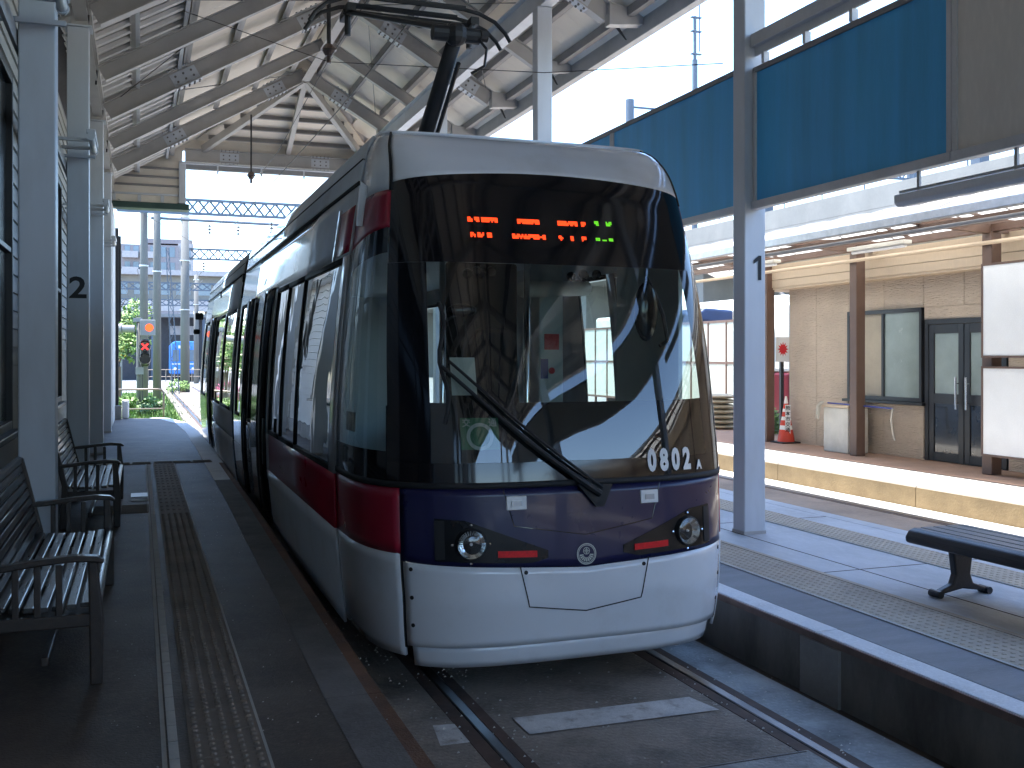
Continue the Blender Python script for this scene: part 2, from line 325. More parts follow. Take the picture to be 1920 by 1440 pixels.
# tactile tiles: one mesh per kind, an object per tile
def dome_tile(w, l, nx, ny, r=.016, h=.009, base=.008):
    m = MB().box(-w/2+.001, w/2-.001, -l/2+.001, l/2-.001, 0, base)
    for i in range(nx):
        for j in range(ny):
            x = (i+.5)/nx*w-w/2; y = (j+.5)/ny*l-l/2
            m.tube((x, y, base), (x, y, base+h), r, 6, r*.6)
    return m
def bar_tile(w, l, n, along='y', h=.006, base=.008):
    m = MB().box(-w/2+.001, w/2-.001, -l/2+.001, l/2-.001, 0, base)
    for i in range(n):
        x = (i+.5)/n
        if along == 'y': m.box(x*w-w/2-.014, x*w-w/2+.014, -l/2+.02, l/2-.02, base, base+h)
        else: m.box(-w/2+.02, w/2-.02, x*l-l/2-.014, x*l-l/2+.014, base, base+h)
    return m
tA = shared(dome_tile(.30, .30, 5, 5), 'tactile_tile', 'tactile_old'); tB = shared(bar_tile(.30, .30, 5), 'guide_tile', 'tactile_old')
tC = shared(MB().box(-.02, .02, -.098, .098, 0, .011), 'edge_brick', 'tactile_edge'); tD = shared(bar_tile(.30, .30, 4, 'x'), 'guide_tile', 'tactile_old')
struct_lp = lp
MB().box(.088, .50, 2.0, 16.75, .3005, .3025).build('tile_bedding', 'asphalt_dark', lp)
MB().box(.088, .108, 2.0, 16.75, .3025, .305).box(.504, .516, 2, 16.75, .3025, .305).build('mortar_edge', 'tactile_edge', lp)
for k in range(49):
    y = 2.15+.301*k
    piece('tactile_tile', tA if y < 11.3 else tB, lp, (.352, y, .3025))
for k in range(72): piece('edge_brick', tC, lp, (.136, 2.1+.203*k, .3025))
for x in (-.05, -.351): piece('guide_tile', tD, lp, (x, 11.75, .3015)); piece('guide_tile', tD, lp, (x, 12.051, .3015))
for x in (.05, -.251, .65, .951, -.552): piece('guide_tile', tD, lp, (x-.02, 16.93, .3015))
for x in (.352,): piece('guide_tile', tD, lp, (x, 16.93, .3015))
# small white rectangle and pale disc on the left platform
tag(MB().box(-.095, .095, 12.92, 13.28, .301, .306).build('floor_rectangle', 'white_board', bevel=.002), 'small white rectangle on the floor beside the left tactile strip', 'marker')
tag(MB().tube((.005, 12.59, .301), (.005, 12.59, .307), .095, 24).build('pale_disc', 'tactile_edge'), 'round pale disc on the left platform in front of the white rectangle', 'manhole cover')

random.seed(31); gr = MB()
for i in range(1500):
    x = random.choice((random.uniform(1.3, 1.66), random.uniform(1.76, 3.14), random.gauss(3.4, .1), random.gauss(1.83, .05), random.gauss(3.08, .05))); y = random.uniform(2.5, 16); r = random.uniform(.003, .010)
    gr.add([(x-r, y-r*.6, .002), (x+r, y-r*.4, .002), (x, y+r, .002), (x+r*.2, y, .002+r*.9)], [(0,1,3),(1,2,3),(2,0,3)])
for i in range(500):
    x = random.uniform(-.15, 1.1); y = random.uniform(2.5, 20); r = random.uniform(.002, .006)
    gr.add([(x-r, y-r*.6, .301), (x+r, y-r*.4, .301), (x, y+r, .301), (x+r*.2, y, .301+r*.8)], [(0,1,3),(1,2,3),(2,0,3)])
tag(gr.build('grit', 'pale_paving', fix=False), 'scattered grit and small stones on the trackbed and platform', 'grit', kind='stuff')
# island platform
ip = struct('island_platform', MB().box(4.02, 6.72, -26, 34, -.119, .30), 'concrete_blue')
for k in range(25):
    y0 = -26+k*2.4
    MB().box(3.85, 4.018, y0+.003, y0+2.397, -.118, .302+.001*(k % 2)).build('coping_stone', 'coping', ip, bevel=.008)
    MB().box(3.835, 3.849, y0+.003, y0+2.397, .255, .297).build('coping_edge', 'edge_brown', ip)
    MB().box(6.722, 6.90, y0+.003, y0+2.397, -.118, .302).build('coping_stone', 'concrete_blue', ip, bevel=.008)
w = MB()
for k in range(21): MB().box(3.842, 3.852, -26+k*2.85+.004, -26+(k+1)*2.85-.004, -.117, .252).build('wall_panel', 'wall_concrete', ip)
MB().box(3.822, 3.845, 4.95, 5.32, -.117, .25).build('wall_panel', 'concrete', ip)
MB().box(4.021, 4.404, -25.9, 33.9, .2995, .3015).build('paving_strip', 'island_dark', ip)
tI = shared(dome_tile(.45, .30, 7, 5, r=.018, h=.005), 'tactile_tile', 'tactile'); tJ = shared(dome_tile(.40, .30, 6, 5, r=.018, h=.005), 'tactile_tile', 'tactile')
for k in range(60):
    y = 2.2+.301*k
    piece('tactile_tile', tI, ip, (4.66, y, .3005)); piece('tactile_tile', tJ, ip, (6.17, y, .3005))
MB().box(4.405, 4.432, 2.05, 20.3, .3008, .309).build('tactile_edging', 'tactile_edge', ip)
MB().box(4.888, 4.935, 2.05, 20.3, .3008, .312).build('tactile_edging', 'tactile', ip)
MB().box(5.955, 5.968, 2.05, 20.3, .3008, .308).build('tactile_edging', 'tactile_edge', ip)
j = MB().box(5.30, 5.308, -26, 34, .3002, .3022)
for y in (-2.2, 2.2, 6.6, 8.9, 11, 15.4, 19.8): j.box(4.94, 6.72, y, y+.008, .3002, .3022)
j.build('paving_joint', 'channel', ip)

# platform on the far side
fp = struct('far_platform', MB().box(9.72, 10.62, -26, 34, -.119, .295).box(10.622, 13.0, -26, 34, -.119, .297).box(10.62,10.622,-12,34,-.119,.2), 'pale_paving')
MB().box(10.625, 12.9, -12, 33.9, .2975, .3015).build('paving', 'brown_paving', fp)
for k in range(19): MB().box(9.50, 9.718, -26+k*3.06+.004, -26+(k+1)*3.06-.004, -.118, .298).build('coping_stone', 'pale_paving', fp, bevel=.01)
for k in range(19): MB().box(9.488, 9.499, -26+k*3.06+.006, -26+(k+1)*3.06-.006, -.117, .262).build('wall_panel', 'yellow_concrete', fp)

# ================================================================ main canopy
CX, CZ, SL = 3.65, 8.40, .577
def zb(x): return CZ-SL*abs(x-CX)
cn = thing('station_canopy', 'pitched steel canopy with grey rafters, cream roof panels and white posts', 'canopy', (CX, 10, .3))
mains = [8.3+5.3*k for k in range(-5, 4)]; minors = [y+2.65 for y in mains[:-1]]
Y0, Y1, YH = -18.8, 24.2, 27.5
nl = Vector((-SL, 0, -1)).normalized()  # left slope: rafter direction helper
def on(x, up): return zb(x)+up*math.sqrt(1+SL*SL)
bolt_me = MB()
for i in range(3):
    for jx in (-1, 1): bolt_me.tube((-.15+.15*i, -.03, .05*jx), (-.15+.15*i, .03, .05*jx), .021, 6)
for jz in (-1, 1):
    for i in range(5):
        for jy in (-.05, .05): bolt_me.tube((-.2+.1*i, jy, jz*.14), (-.2+.1*i, jy, jz*.185), .018, 6)
bolts = shared(bolt_me, 'bolts', 'bolt')
splice = shared(MB().box(-.24, .24, -.016, .016, -.11, .11).box(-.25, .25, -.087, .087, -.164, -.151).box(-.25, .25, -.087, .087, .151, .164), 'splice_plate', 'steel_white')
def splice_at(x, y, z, rot):
    p = piece('splice_plate', splice, cn, (x, y, z), rot=rot); q = bpy.data.objects.new('bolts', bolts); col.objects.link(q); q.parent = p; q['kind'] = 'stuff'
cleat = shared(MB().prism([(-.014, .02, .0), (-.014, .36, .35), (-.014, .44, .35)], (.028, 0, 0)), 'knee_strut', 'frame_black')
ang = math.atan(SL)
for y in mains+minors:
    big = y in mains; w = .17 if big else .12; h = .30 if big else .24; e = h/2
    MB().ibeam((CX-.01, y, on(CX, e)), (-.52, y, on(-.52, e)), w, h).build('rafter', 'steel_grey', cn)
    MB().ibeam((CX+.01, y, on(CX, e)), (6.42, y, on(6.42, e)), w, h).build('rafter', 'steel_grey', cn)
    hz = .27 if big else .18
    MB().prism([(6.43, y-w/2, zb(6.42)), (6.98, y-w/2, zb(6.42)+.05), (6.98, y-w/2, zb(6.42)+.05+hz*.8), (6.43, y-w/2, zb(6.42)+hz+.05)], (0, w, 0)).build('eave_bracket', 'steel_grey', cn, bevel=.008)
    if big:
        for x, s in ((.75, 1), (2.95, 1), (4.5, -1), (5.95, -1)):
            splice_at(x, y, on(x, .15), (0, -ang*s, 0))
PX = [3.35, 2.5, 1.65, .8, -.05, -.6]; PR = [3.95, 4.7, 5.45, 6.15, 6.75]
for x in PX+PR:
    up = .30+.06
    p = MB().box(x-.03, x+.03, Y0, Y1 if abs(x-CX) < 2.1 else YH+.1, on(x, .30), on(x, .42))
    p.box(x+(.03 if x > CX else -.075), x+(.075 if x > CX else -.03), Y0, Y1 if abs(x-CX) < 2.1 else YH+.1, on(x, .30)+.005, on(x, .30)+.02)
    p.build('purlin', 'purlin_dark' if x > CX else 'steel_grey', cn)
    if x < CX:
        for y in mains+minors: piece('knee_strut', cleat, cn, (x, y, on(x, .02)))
    else:
        for y in mains+minors: piece('knee_strut', cleat, cn, (x, y, on(x, .02)))
# roof panels, each strip a panel of its own
k = 0; y = Y0; PWD = .91
while y < YH:
    y2 = min(y+PWD, YH+.1)
    for s, xa, xb in ((-1, CX-.02, .62), (1, CX+.02, 6.98)):
        if y2 > Y1+.3:   # hipped end: the slope stops at the hip line
            f = (min(y2, YH)-Y1)/(YH-Y1); xa = CX+s*(2.05*f)
        def pt(x, yy, o): return (x, yy, on(x, .425+o))
        MB().add([pt(xa, y+.003, 0), pt(xb, y+.003, 0), pt(xb, y2-.003, 0), pt(xa, y2-.003, 0), pt(xa, y+.003, .04), pt(xb, y+.003, .04), pt(xb, y2-.003, .04), pt(xa, y2-.003, .04)],
                 [(0,3,2,1),(4,5,6,7),(0,1,5,4),(1,2,6,5),(2,3,7,6),(3,0,4,7)]).build('roof_panel', 'roof_beige', cn)
    y = y2
for s, xb in ((-1, -1.35), (1, 7.0)):
    q = MB(); pts = [(CX, Y0), (CX, Y1), (CX+s*2.05, YH+.1), (xb, YH+.1), (xb, Y0)]
    q.prism([(x, yy, on(x, .475)) for x, yy in pts], (0, 0, .03)).build('roof_covering', 'steel_grey', cn)
# ribbed vent band low on the left slope
MB().add([(.62, Y0, on(.62, .46)), (-1.2, Y0, on(-1.2, .46)), (-1.2, YH, on(-1.2, .46)), (.62, YH, on(.62, .46))], [(0,1,2,3)]).build('vent_backing', 'vent_dark', cn)
vs_ = shared(MB().tube((0, 0, 0), (-1.55, 0, -1.55*SL), .07, 8), 'vent_slat', 'vent_pale')
n = int((YH-2)/.38)
for i in range(n): piece('vent_slat', vs_, cn, (.61, 2+.38*i, on(.61, .40)))
for x in (.66, -.02): MB().bar((x, Y0, on(x, .33)), (x, YH, on(x, .33)), .06, .12).build('vent_rail', 'steel_white', cn)
# longitudinal beam over the right row of posts, ridge piece, gutter
MB().ibeam((5.45, Y0, 7.14), (5.45, YH, 7.14), .18, .36, .02).build('eaves_beam', 'steel_white', cn)
MB().ibeam((-.66, Y0, 6.16), (-.66, YH, 6.16), .15, .22, .015).build('eaves_beam', 'steel_grey', cn)
MB().box(6.985, 7.13, Y0, YH+.1, 6.72, 7.03).build('gutter', 'steel_grey', cn, bevel=.01)
MB().box(CX-.09, CX+.09, Y0, Y1+.05, on(CX, .02)-.03, on(CX, .02)-.01).build('ridge_plate', 'steel_grey', cn)
for y in mains: MB().box(5.36, 5.54, y-.09, y+.09, 7.32, 7.42).build('bearing_block', 'steel_grey', cn)
# hip end
HZ = 7.30; hs = (CZ-HZ)/(YH-Y1)
MB().bar((CX, Y1, CZ+.06), (CX+.05, YH, HZ+.06), .12, .16).build('jack_rafter', 'steel_grey', cn)
MB().bar((CX, Y1, CZ+.05), (1.55, YH, HZ-.0), .12, .18).build('hip_rafter', 'steel_grey', cn); MB().bar((CX, Y1, CZ+.05), (5.75, YH, HZ-.0), .12, .18).build('hip_rafter', 'steel_grey', cn)
for i in range(6):
    f = .12+.165*i; yy = Y1+(YH-Y1)*f; zz = CZ-(CZ-HZ)*f+.2; hw = 2.1*f
    MB().box(CX-hw, CX+hw, yy-.03, yy+.03, zz-.02, zz+.08).box(CX-hw, CX+hw, yy-.07, yy-.03, zz-.02, zz).build('purlin', 'purlin_dark', cn)
    f2 = f+.165; y2 = Y1+(YH-Y1)*f2; z2 = CZ-(CZ-HZ)*f2+.2
    MB().prism([(CX-2.1*f-.1, yy-.02, zz+.085), (CX+2.1*f+.1, yy-.02, zz+.085), (CX+2.1*f2+.1, y2-.024, z2+.085), (CX-2.1*f2-.1, y2-.024, z2+.085)], (0, 0, .04)).build('roof_panel', 'roof_beige', cn)
MB().prism([(CX-.3, Y1, CZ+.32), (CX+.3, Y1, CZ+.32), (CX+2.4, YH+.1, HZ+.33), (CX-2.4, YH+.1, HZ+.33)], (0, 0, .03)).build('roof_covering', 'steel_grey', cn)
MB().prism([(-1.2, YH+.1, 5.8), (1.03, YH+.1, 6.9), (1.05, YH+.1, 7.25), (6.7, YH+.1, 7.25), (6.9, YH+.1, on(6.9, .47)), (5.76, YH+.1, on(5.76, .47)), (5.6, YH+.1, HZ+.34), (1.7, YH+.1, HZ+.34), (1.54, YH+.1, on(1.54, .47)), (-1.2, YH+.1, on(-1.2, .47))], (0, .05, 0)).build('end_infill', 'roof_beige', cn)
MB().prism([(CX-.45, Y1-.02, on(CX-.45, .46)), (CX+.45, Y1-.02, on(CX+.45, .46)), (CX, Y1-.02, on(CX, .47))], (0, .5, -.02)).build('ridge_infill', 'roof_beige', cn)
MB().ibeam((1.1, YH, 7.12), (6.6, YH, 7.12), .16, .34, .018, up=(0,0,1)).build('end_beam', 'steel_grey', cn)
splice_at(4.55, YH, 7.12, (0,0,0)); splice_at(2.2, YH, 7.12, (0,0,0))
MB().tube((1.0, YH-.12, 6.90), (6.6, YH-.12, 6.90), .03, 10).build('conduit', 'steel_white', cn)
MB().box(1.0, 6.9, YH+.15, YH+.3, 6.80, 6.93).build('gutter', 'purlin_dark', cn)
for x in (1.9, 3.0, 4.1, 5.2): MB().box(x-.02, x+.02, YH-.14, YH-.1, 6.66, 6.88).build('hanger', 'steel_white', cn)
# closed end of the left eave
MB().box(-1.1, 1.05, YH+.02, YH+.3, 5.86, 6.95).build('end_panel', 'roof_beige', cn)
for z in (6.05, 6.28, 6.5, 6.72): MB().box(-1.1, 1.04, YH-.05, YH+.018, z, z+.045).build('end_batten', 'purlin_dark' if z > 6.1 else 'steel_white', cn)
for x in (-.6, .0, .55, .98): MB().box(x-.04, x+.04, YH-.03, YH+.016, 5.88, 6.045).build('end_bracket', 'steel_white', cn)
MB().box(.95, 1.12, YH-.08, YH+.32, 5.87, 6.95).build('end_fascia', 'steel_white', cn, bevel=.01)
MB().box(-1.1, 1.2, YH-.12, YH+.34, 5.70, 5.855).build('gutter', 'gutter_green', cn, bevel=.02)
# tie rods
for a, b in (((-.3, 13.7), (3.3, 18.8)), ((3.3, 13.7), (-.3, 18.8)), ((-.3, 18.9), (3.3, 24.1)), ((-.3, 8.4), (3.3, 13.5)), ((4.0, 13.7), (6.3, 18.8)), ((4.0, 18.9), (5.3, 24.1)), ((6.3, 13.7), (4.0, 18.8)), ((6.3, 8.4), (4.0, 13.5))):
    MB().tube((a[0], a[1], on(a[0], .26)), (b[0], b[1], on(b[0], .26)), .009, 6).build('tie_rod', 'bolt', cn)
# posts
def post(x, y, wx, wy, z1, label=None):
    p = MB().box(x-wx/2, x+wx/2, y-wy/2, y+wy/2, .301, z1).build('post', 'steel_white', cn, bevel=.012)
    MB().box(x-wx/2-.004, x+wx/2+.004, y-wy/2-.004, y+wy/2+.004, .3005, .33).build('post_foot', 'steel_grey', p)
    if label: p['label'] = label
    return p
lposts = {}; rposts = {}
for k, y in enumerate(mains):
    lposts[y] = p = post(-.70, y, .25, .25, 5.97, 'post with a black 2' if abs(y-13.6) < .1 else None)
    MB().box(-.86, -.54, y-.16, y+.16, 5.972, 5.99).build('cap_plate', 'steel_white', p); MB().box(-.78, -.60, y-.1, y+.1, 5.992, 6.22).build('post_stub', 'steel_grey', p)
    rposts[y] = post(5.43, y+.05, .23, .20, 6.955, 'post with a black 1' if abs(y-8.3) < .1 else None)
pp = [y for y in mains if abs(y-13.6) < .1][0]
put(text_mb('2', .36, .008, 1.15), (-.70, pp-.131, 2.79), (1,0,0), (0,0,1)).build('numeral', 'ink', lposts[pp], fix=False)
pp = [y for y in mains if abs(y-8.3) < .1][0]
put(MB().add([(.0,-.115,0),(.036,-.115,0),(.036,.115,0),(.006,.115,0),(-.05,.07,0),(-.05,.035,0),(.0,.068,0)], [(0,1,2,3,6),(3,4,5,6)]), (5.46, pp-.056, 2.80), (1,0,0), (0,0,1)).build('numeral', 'ink', rposts[pp], fix=False)
# cable channel and tube lamps along the left posts
for y in mains[4:]:
    MB().box(-.86, -.835, y-2.6, y+2.6, 4.22, 4.36).build('cable_channel', 'steel_grey', cn)
    for dy in (-1.25, -.75, -.2): MB().box(-1.14, -.50, y+dy-.02, y+dy+.02, 4.365, 4.40).build('bracket_arm', 'steel_white', cn)
fx = []
NM = ['nearest', 'second', 'third', 'fourth']
for i, y in enumerate(mains[6:]+[mains[5]]):
    t = thing('tube_lamp', 'x', 'lamp', (-.50, y-1.0, 4.40), 'tube lamps along the left posts')
    MB().box(-.545, -.455, y-1.45, y-.55, 4.42, 4.47).build('housing', 'steel_white', t, bevel=.008)
    MB().tube((-.50, y-1.42, 4.385), (-.50, y-.58, 4.385), .035, 10).build('tube', 'white_board', t, smooth=True)
    for q in (y-1.46, y-.575): MB().tube((-.50, q, 4.385), (-.50, q+.035, 4.385), .045, 10).build('end_cap', 'steel_white', t)
    fx.append(t)
fx[0]['label'] = 'tube lamp high beside the post numbered 2'; fx[1]['label'] = 'tube lamp beside the first post beyond the one numbered 2'
fx[2]['label'] = 'farthest tube lamp on the left row of posts'; fx[3]['label'] = 'tube lamp beside the nearest left post'
# ================================================================ station building on the left
sb = thing('station_building', 'white clapboard station building with dark window frames along the left platform', 'building', (-3, 12, .3))
MB().box(-6, -1.22, -24, 29.3, .302, 6.0).build('core_wall', 'siding_white', sb)
MB().box(-1.22, -1.12, -24, 29.3, .302, .62).build('plinth', 'plinth', sb, bevel=.01)
wins = [(-14, -10), (-6, -2), (2.6, 5.4), (7.4, 10.75), (13.0, 14.6), (15.4, 17.3), (20.3, 22.6)]
BH = .18
for i in range(30):
    z = .625+i*BH
    cuts = [(-24, 29.25)]
    for a, b in wins:
        if z+BH > 1.30 and z < 4.62:
            cuts = [c for q in cuts for c in ((q[0], min(q[1], a-.06)), (max(q[0], b+.06), q[1])) if c[1]-c[0] > .05]
    for a, b in cuts:
        MB().prism([(-1.219, a, z), (-1.165, a, z), (-1.185, a, z+BH-.004), (-1.219, a, z+BH-.004)], (0, b-a, 0)).build('siding_board', 'siding_white', sb)
for a, b in wins:
    f = MB().box(-1.215, -1.13, a-.06, a, 1.28, 4.64).box(-1.215, -1.13, b, b+.06, 1.28, 4.64).box(-1.215, -1.13, a, b, 4.56, 4.64).box(-1.215, -1.13, a, b, 1.28, 1.36)
    m_ = (a+b)/2; f.box(-1.21, -1.14, m_-.03, m_+.03, 1.36, 4.56).box(-1.21, -1.14, a, b, 2.95, 3.0)
    w = f.build('window', 'frame_black', sb, bevel=.006)
    for y0, y1 in ((a, m_-.03), (m_+.03, b)):
        for z0, z1 in ((1.36, 2.95), (3.0, 4.56)): MB().box(-1.19, -1.183, y0, y1, z0, z1).build('pane', 'dark_room', w)
    MB().box(-1.215, -1.06, a-.1, b+.1, 1.22, 1.278).build('sill', 'frame_black', w, bevel=.008)
for y in (11.75, 19.4, 24.6): MB().tube((-1.10, y, .32), (-1.10, y, 4.8), .045, 10).tube((-1.10, y-.0, 2.0), (-1.10, y, 2.05), .06, 10).build('downpipe', 'frame_black', sb)
MB().box(-1.22, -.60, 26.0, 29.3, .302, 5.6).build('end_bay', 'siding_white', sb, bevel=.01)
MB().box(-.70, -.52, 29.31, 29.42, .302, 5.4).build('corner_post', 'frame_black', sb)
MB().box(-.62, -.46, 29.43, 29.55, 2.9, 5.2).build('corner_shutter', 'frame_black', sb)
MB().box(-.75, -.45, 28.9, 29.30, .302, .66).build('bay_plinth', 'plinth', sb, bevel=.01)
for a, b in ((15.0, 5.1),):
    MB().box(-1.215, -1.0, 12.3, 12.55, 3.05, 3.25).build('wall_box', 'frame_black', sb, bevel=.02)
tag(MB().box(-.44, -.26, 29.35, 29.6, .302, .80).build('utility_box', 'white_board', bevel=.04), 'small white box at the far end of the left platform', 'box')

# ================================================================ slatted wooden benches with armrests
def wood_bench(y0, y1, label):
    t = thing('wooden_bench', label, 'bench', (-.48, (y0+y1)/2, .301), 'wooden benches on the left platform')
    for i in range(7):
        x = -.68+i*.066; z = .715-.012*math.sin(i/6*math.pi)
        MB().box(x, x+.05, y0+.05, y1-.05, z-.026, z).build('seat_slat', 'wood_seat', t, bevel=.007)
    MB().prism([(-.215, y0+.04, .66), (-.185, y0+.04, .665), (-.178, y0+.04, .70), (-.20, y0+.04, .722), (-.222, y0+.04, .722)], (0, y1-y0-.08, 0)).build('front_rail', 'wood_seat', t, bevel=.008)
    for i in range(8):
        z = .775+i*.058; x = -.685-.020*i*.75
        MB().bar((x, y0+.06, z), (x, y1-.06, z), .024, .046, up=(-.25,0,1)).build('back_slat', 'wood_dark', t, bevel=.006)
    MB().bar((-.80, y0+.05, 1.235), (-.80, y1-.05, 1.235), .04, .05).build('top_rail', 'wood_dark', t, bevel=.012)
    for y in (y0+.03, y1-.03):
        MB().prism([(-.235, y-.03, .301), (-.175, y-.03, .301), (-.17, y-.03, .62), (-.20, y-.03, .93), (-.245, y-.03, .93), (-.24, y-.03, .62)], (0, .06, 0)).build('leg', 'wood_dark', t, bevel=.01)
        MB().prism([(-.66, y-.03, .301), (-.72, y-.03, .301), (-.70, y-.03, .72), (-.815, y-.03, 1.25), (-.775, y-.03, 1.25), (-.645, y-.03, .72)], (0, .06, 0)).build('leg', 'wood_dark', t, bevel=.01)
        pts = [(-.76, .925), (-.62, .935), (-.45, .955), (-.30, .965), (-.20, .955), (-.165, .93), (-.175, .915), (-.21, .925), (-.32, .932), (-.46, .922), (-.62, .902), (-.76, .895)]
        MB().prism([(x, y-.035, z) for x, z in pts], (0, .07, 0)).build('armrest', 'wood_dark', t, bevel=.008)
        for x in (-.58, -.48, -.38): MB().box(x-.016, x+.016, y-.014, y+.014, .655, .918).build('spindle', 'wood_dark', t, bevel=.005)
        MB().box(-.70, -.20, y-.025, y+.025, .60, .665).build('side_rail', 'wood_dark', t, bevel=.008)
    MB().box(-.47, -.43, y0+.06, y1-.06, .40, .45).build('stretcher', 'wood_dark', t, bevel=.008)
    MB().box(-.70, -.68, y0+.06, y1-.06, .60, .67).build('rear_rail', 'wood_dark', t)
wood_bench(5.6, 8.05, 'dark slatted wooden bench with curved arms in the left foreground')
wood_bench(10.7, 12.85, 'dark slatted wooden bench farther along beside the post numbered 2')

# backless bench on the island platform
t = thing('backless_bench', 'black backless slatted bench on cast pedestal legs on the island platform', 'bench', (5.40, 4.9, .301))
for i in range(5):
    x = 5.13+i*.112
    if i in (0, 4):
        s = -1 if i == 0 else 1; xo = x+.052
        MB().prism([(xo-s*.055, 4.0, .665), (xo+s*.03, 4.0, .64), (xo+s*.07, 4.0, .655), (xo+s*.075, 4.0, .69), (xo+s*.045, 4.0, .735), (xo, 4.0, .75), (xo-s*.052, 4.0, .75)], (0, 1.88, 0)).build('seat_slat', 'bench_black', t, bevel=.012)
    else: MB().box(x, x+.102, 4.0, 5.88, .705, .75).build('seat_slat', 'bench_black', t, bevel=.008)
for y in (5.66, 4.22):
    l = MB().prism([(5.30, y-.03, .70), (5.335, y-.03, .45), (5.31, y-.03, .385), (5.17, y-.03, .335), (5.16, y-.03, .302), (5.21, y-.03, .302), (5.24, y-.03, .325), (5.40, y-.03, .35), (5.56, y-.03, .325), (5.59, y-.03, .302), (5.64, y-.03, .302), (5.63, y-.03, .335), (5.49, y-.03, .385), (5.465, y-.03, .45), (5.50, y-.03, .70)], (0, .06, 0)).build('leg', 'cast_iron', t, bevel=.012)
    MB().box(5.16, 5.64, y-.04, y+.04, .66, .703).build('seat_bearer', 'cast_iron', t, bevel=.01)
    MB().tube((5.185, y-.05, .325), (5.185, y+.05, .325), .026, 10).tube((5.615, y-.05, .325), (5.615, y+.05, .325), .026, 10).build('foot', 'cast_iron', l)

# ================================================================ hanging signboards over the island platform
def board(x, y0, y1, z0, z1, mat, name, label, cat='signboard', back='board_frame'):
    t = thing(name, label, cat, (x, (y0+y1)/2, z0))
    MB().box(x-.012, x+.012, y0, y1, z0, z1).build('panel', mat, t)
    MB().box(x-.03, x+.03, y0-.05, y0-.001, z0-.0, z1+.02).build('frame_stile', 'board_frame', t, bevel=.005); MB().box(x-.03, x+.03, y1+.001, y1+.045, z0-.0, z1+.02).build('frame_stile', 'board_frame', t, bevel=.005)
    MB().box(x-.045, x+.045, y0-.05, y1+.045, z0-.075, z0-.002).build('frame_rail', 'board_frame', t, bevel=.005)
    MB().box(x-.03, x+.03, y0-.05, y1+.045, z1+.001, z1+.05).build('frame_rail', 'purlin_dark', t)
    return t
board(5.43, 5.80, 8.20, 3.42, 4.62, 'blue_board', 'blue_signboard', 'large blank blue signboard hanging right of the post numbered 1')
t = board(5.43, -10, 5.70, 3.42, 4.62, 'beige_board', 'beige_signboard', 'weathered blank beige signboard at the top right of the scene')
board(5.50, 11.50, 13.40, 3.44, 4.72, 'blue_board', 'blue_signboard', 'far blank blue signboard, mostly hidden behind the tram roof')
board(5.50, 8.62, 11.40, 3.44, 4.72, 'blue_board', 'blue_signboard', 'blank blue signboard between the tram roof and the post numbered 1')
t = thing('sign_header_beam', 'pale steel header beam with slots above the large blue signboard', 'beam', (5.43, 5.6, 4.69))
MB().box(5.37, 5.49, 3.05, 8.24, 4.86, 4.98).build('top_rail', 'board_frame', t, bevel=.008)
MB().box(5.42, 5.44, 3.05, 8.24, 4.78, 4.858).build('web', 'board_frame', t)
for k in range(9): MB().box(5.40, 5.46, 3.1+k*.62, 3.14+k*.62, 4.678, 4.778).build('spacer', 'board_frame', t)
t = thing('hanging_lamp', 'long white lamp trough hung under the beige signboard', 'lamp', (5.43, 5.0, 3.1))
MB().prism([(5.37, 3.7, 3.19), (5.37, 3.7, 3.13), (5.40, 3.7, 3.10), (5.46, 3.7, 3.10), (5.49, 3.7, 3.13), (5.49, 3.7, 3.19)], (0, 2.6, 0)).build('trough', 'white_board', t, bevel=.008)
for y in (4.0, 5.2, 6.1): MB().box(5.42, 5.44, y-.012, y+.012, 3.192, 3.343).build('hanger', 'steel_grey', t)
MB().bar((5.43, 3.7, 3.215), (5.43, 6.3, 3.215), .02, .02).build('conduit', 'steel_grey', t)

# ================================================================ far platform: building, shelter, fittings
fb = thing('tan_building', 'tan ribbed-clad low building with dark double door and window across the tracks', 'building', (13.5, 10, .3))
BX = 11.90
MB().box(BX+.05, 17, -24, 16.88, .302, 3.5).build('core_wall', 'tan_siding', fb)
ys = [16.9, 16.05, 15.12, 14.2, 13.26, 12.4, 11.55, 10.4, 9.3, 8.2, 7.1, 6.0, 2, -4, -10, -17, -24]
for a, b in zip(ys[1:], ys[:-1]):
    for z0, z1 in ((.302, 1.2), (1.2, 2.76), (2.76, 3.32)):
        if z0 == 1.2 and a >= 13.2 and b <= 15.13: continue
        if z0 < 2 and b <= 13.27 and a >= 11.5: continue
        if z0 == 2.76 or not (z0 == .302): pass
        MB().box(BX, BX+.049, a+.006, b-.006, z0+(.0 if z0 < 1 else .003), z1).build('cladding_panel', 'tan_siding', fb)
MB().box(BX+.002, 17.0, 16.885, 16.90, .302, 3.3).build('cladding_panel', 'tan_siding', fb)
for i in range(3): MB().box(BX-.32, BX+.2, -24, 17.6, 3.30+i*.148, 3.44+i*.148).build('fascia_board', 'tan_fascia', fb)
MB().box(BX-.30, 17, -24, 17.5, 3.26, 3.298).build('soffit', 'tan_fascia', fb)
MB().box(BX-.1, 17, -24, 17.3, 3.742, 3.80).build('roof', 'viaduct', fb)
w = MB().box(BX-.04, BX+.03, 13.27, 13.33, 1.22, 2.76).box(BX-.04, BX+.03, 15.06, 15.12, 1.22, 2.76).box(BX-.04, BX+.03, 13.33, 15.06, 2.69, 2.76).box(BX-.04, BX+.03, 13.33, 15.06, 1.22, 1.29).box(BX-.035, BX+.03, 14.17, 14.23, 1.29, 2.69).build('window', 'frame_black', fb, bevel=.006)
MB().box(BX-.01, BX, 13.33, 14.17, 1.29, 2.69).build('pane', 'frosted_pane', w); MB().box(BX+.005, BX+.015, 14.23, 15.06, 1.29, 2.69).build('pane', 'blind_tan', w)
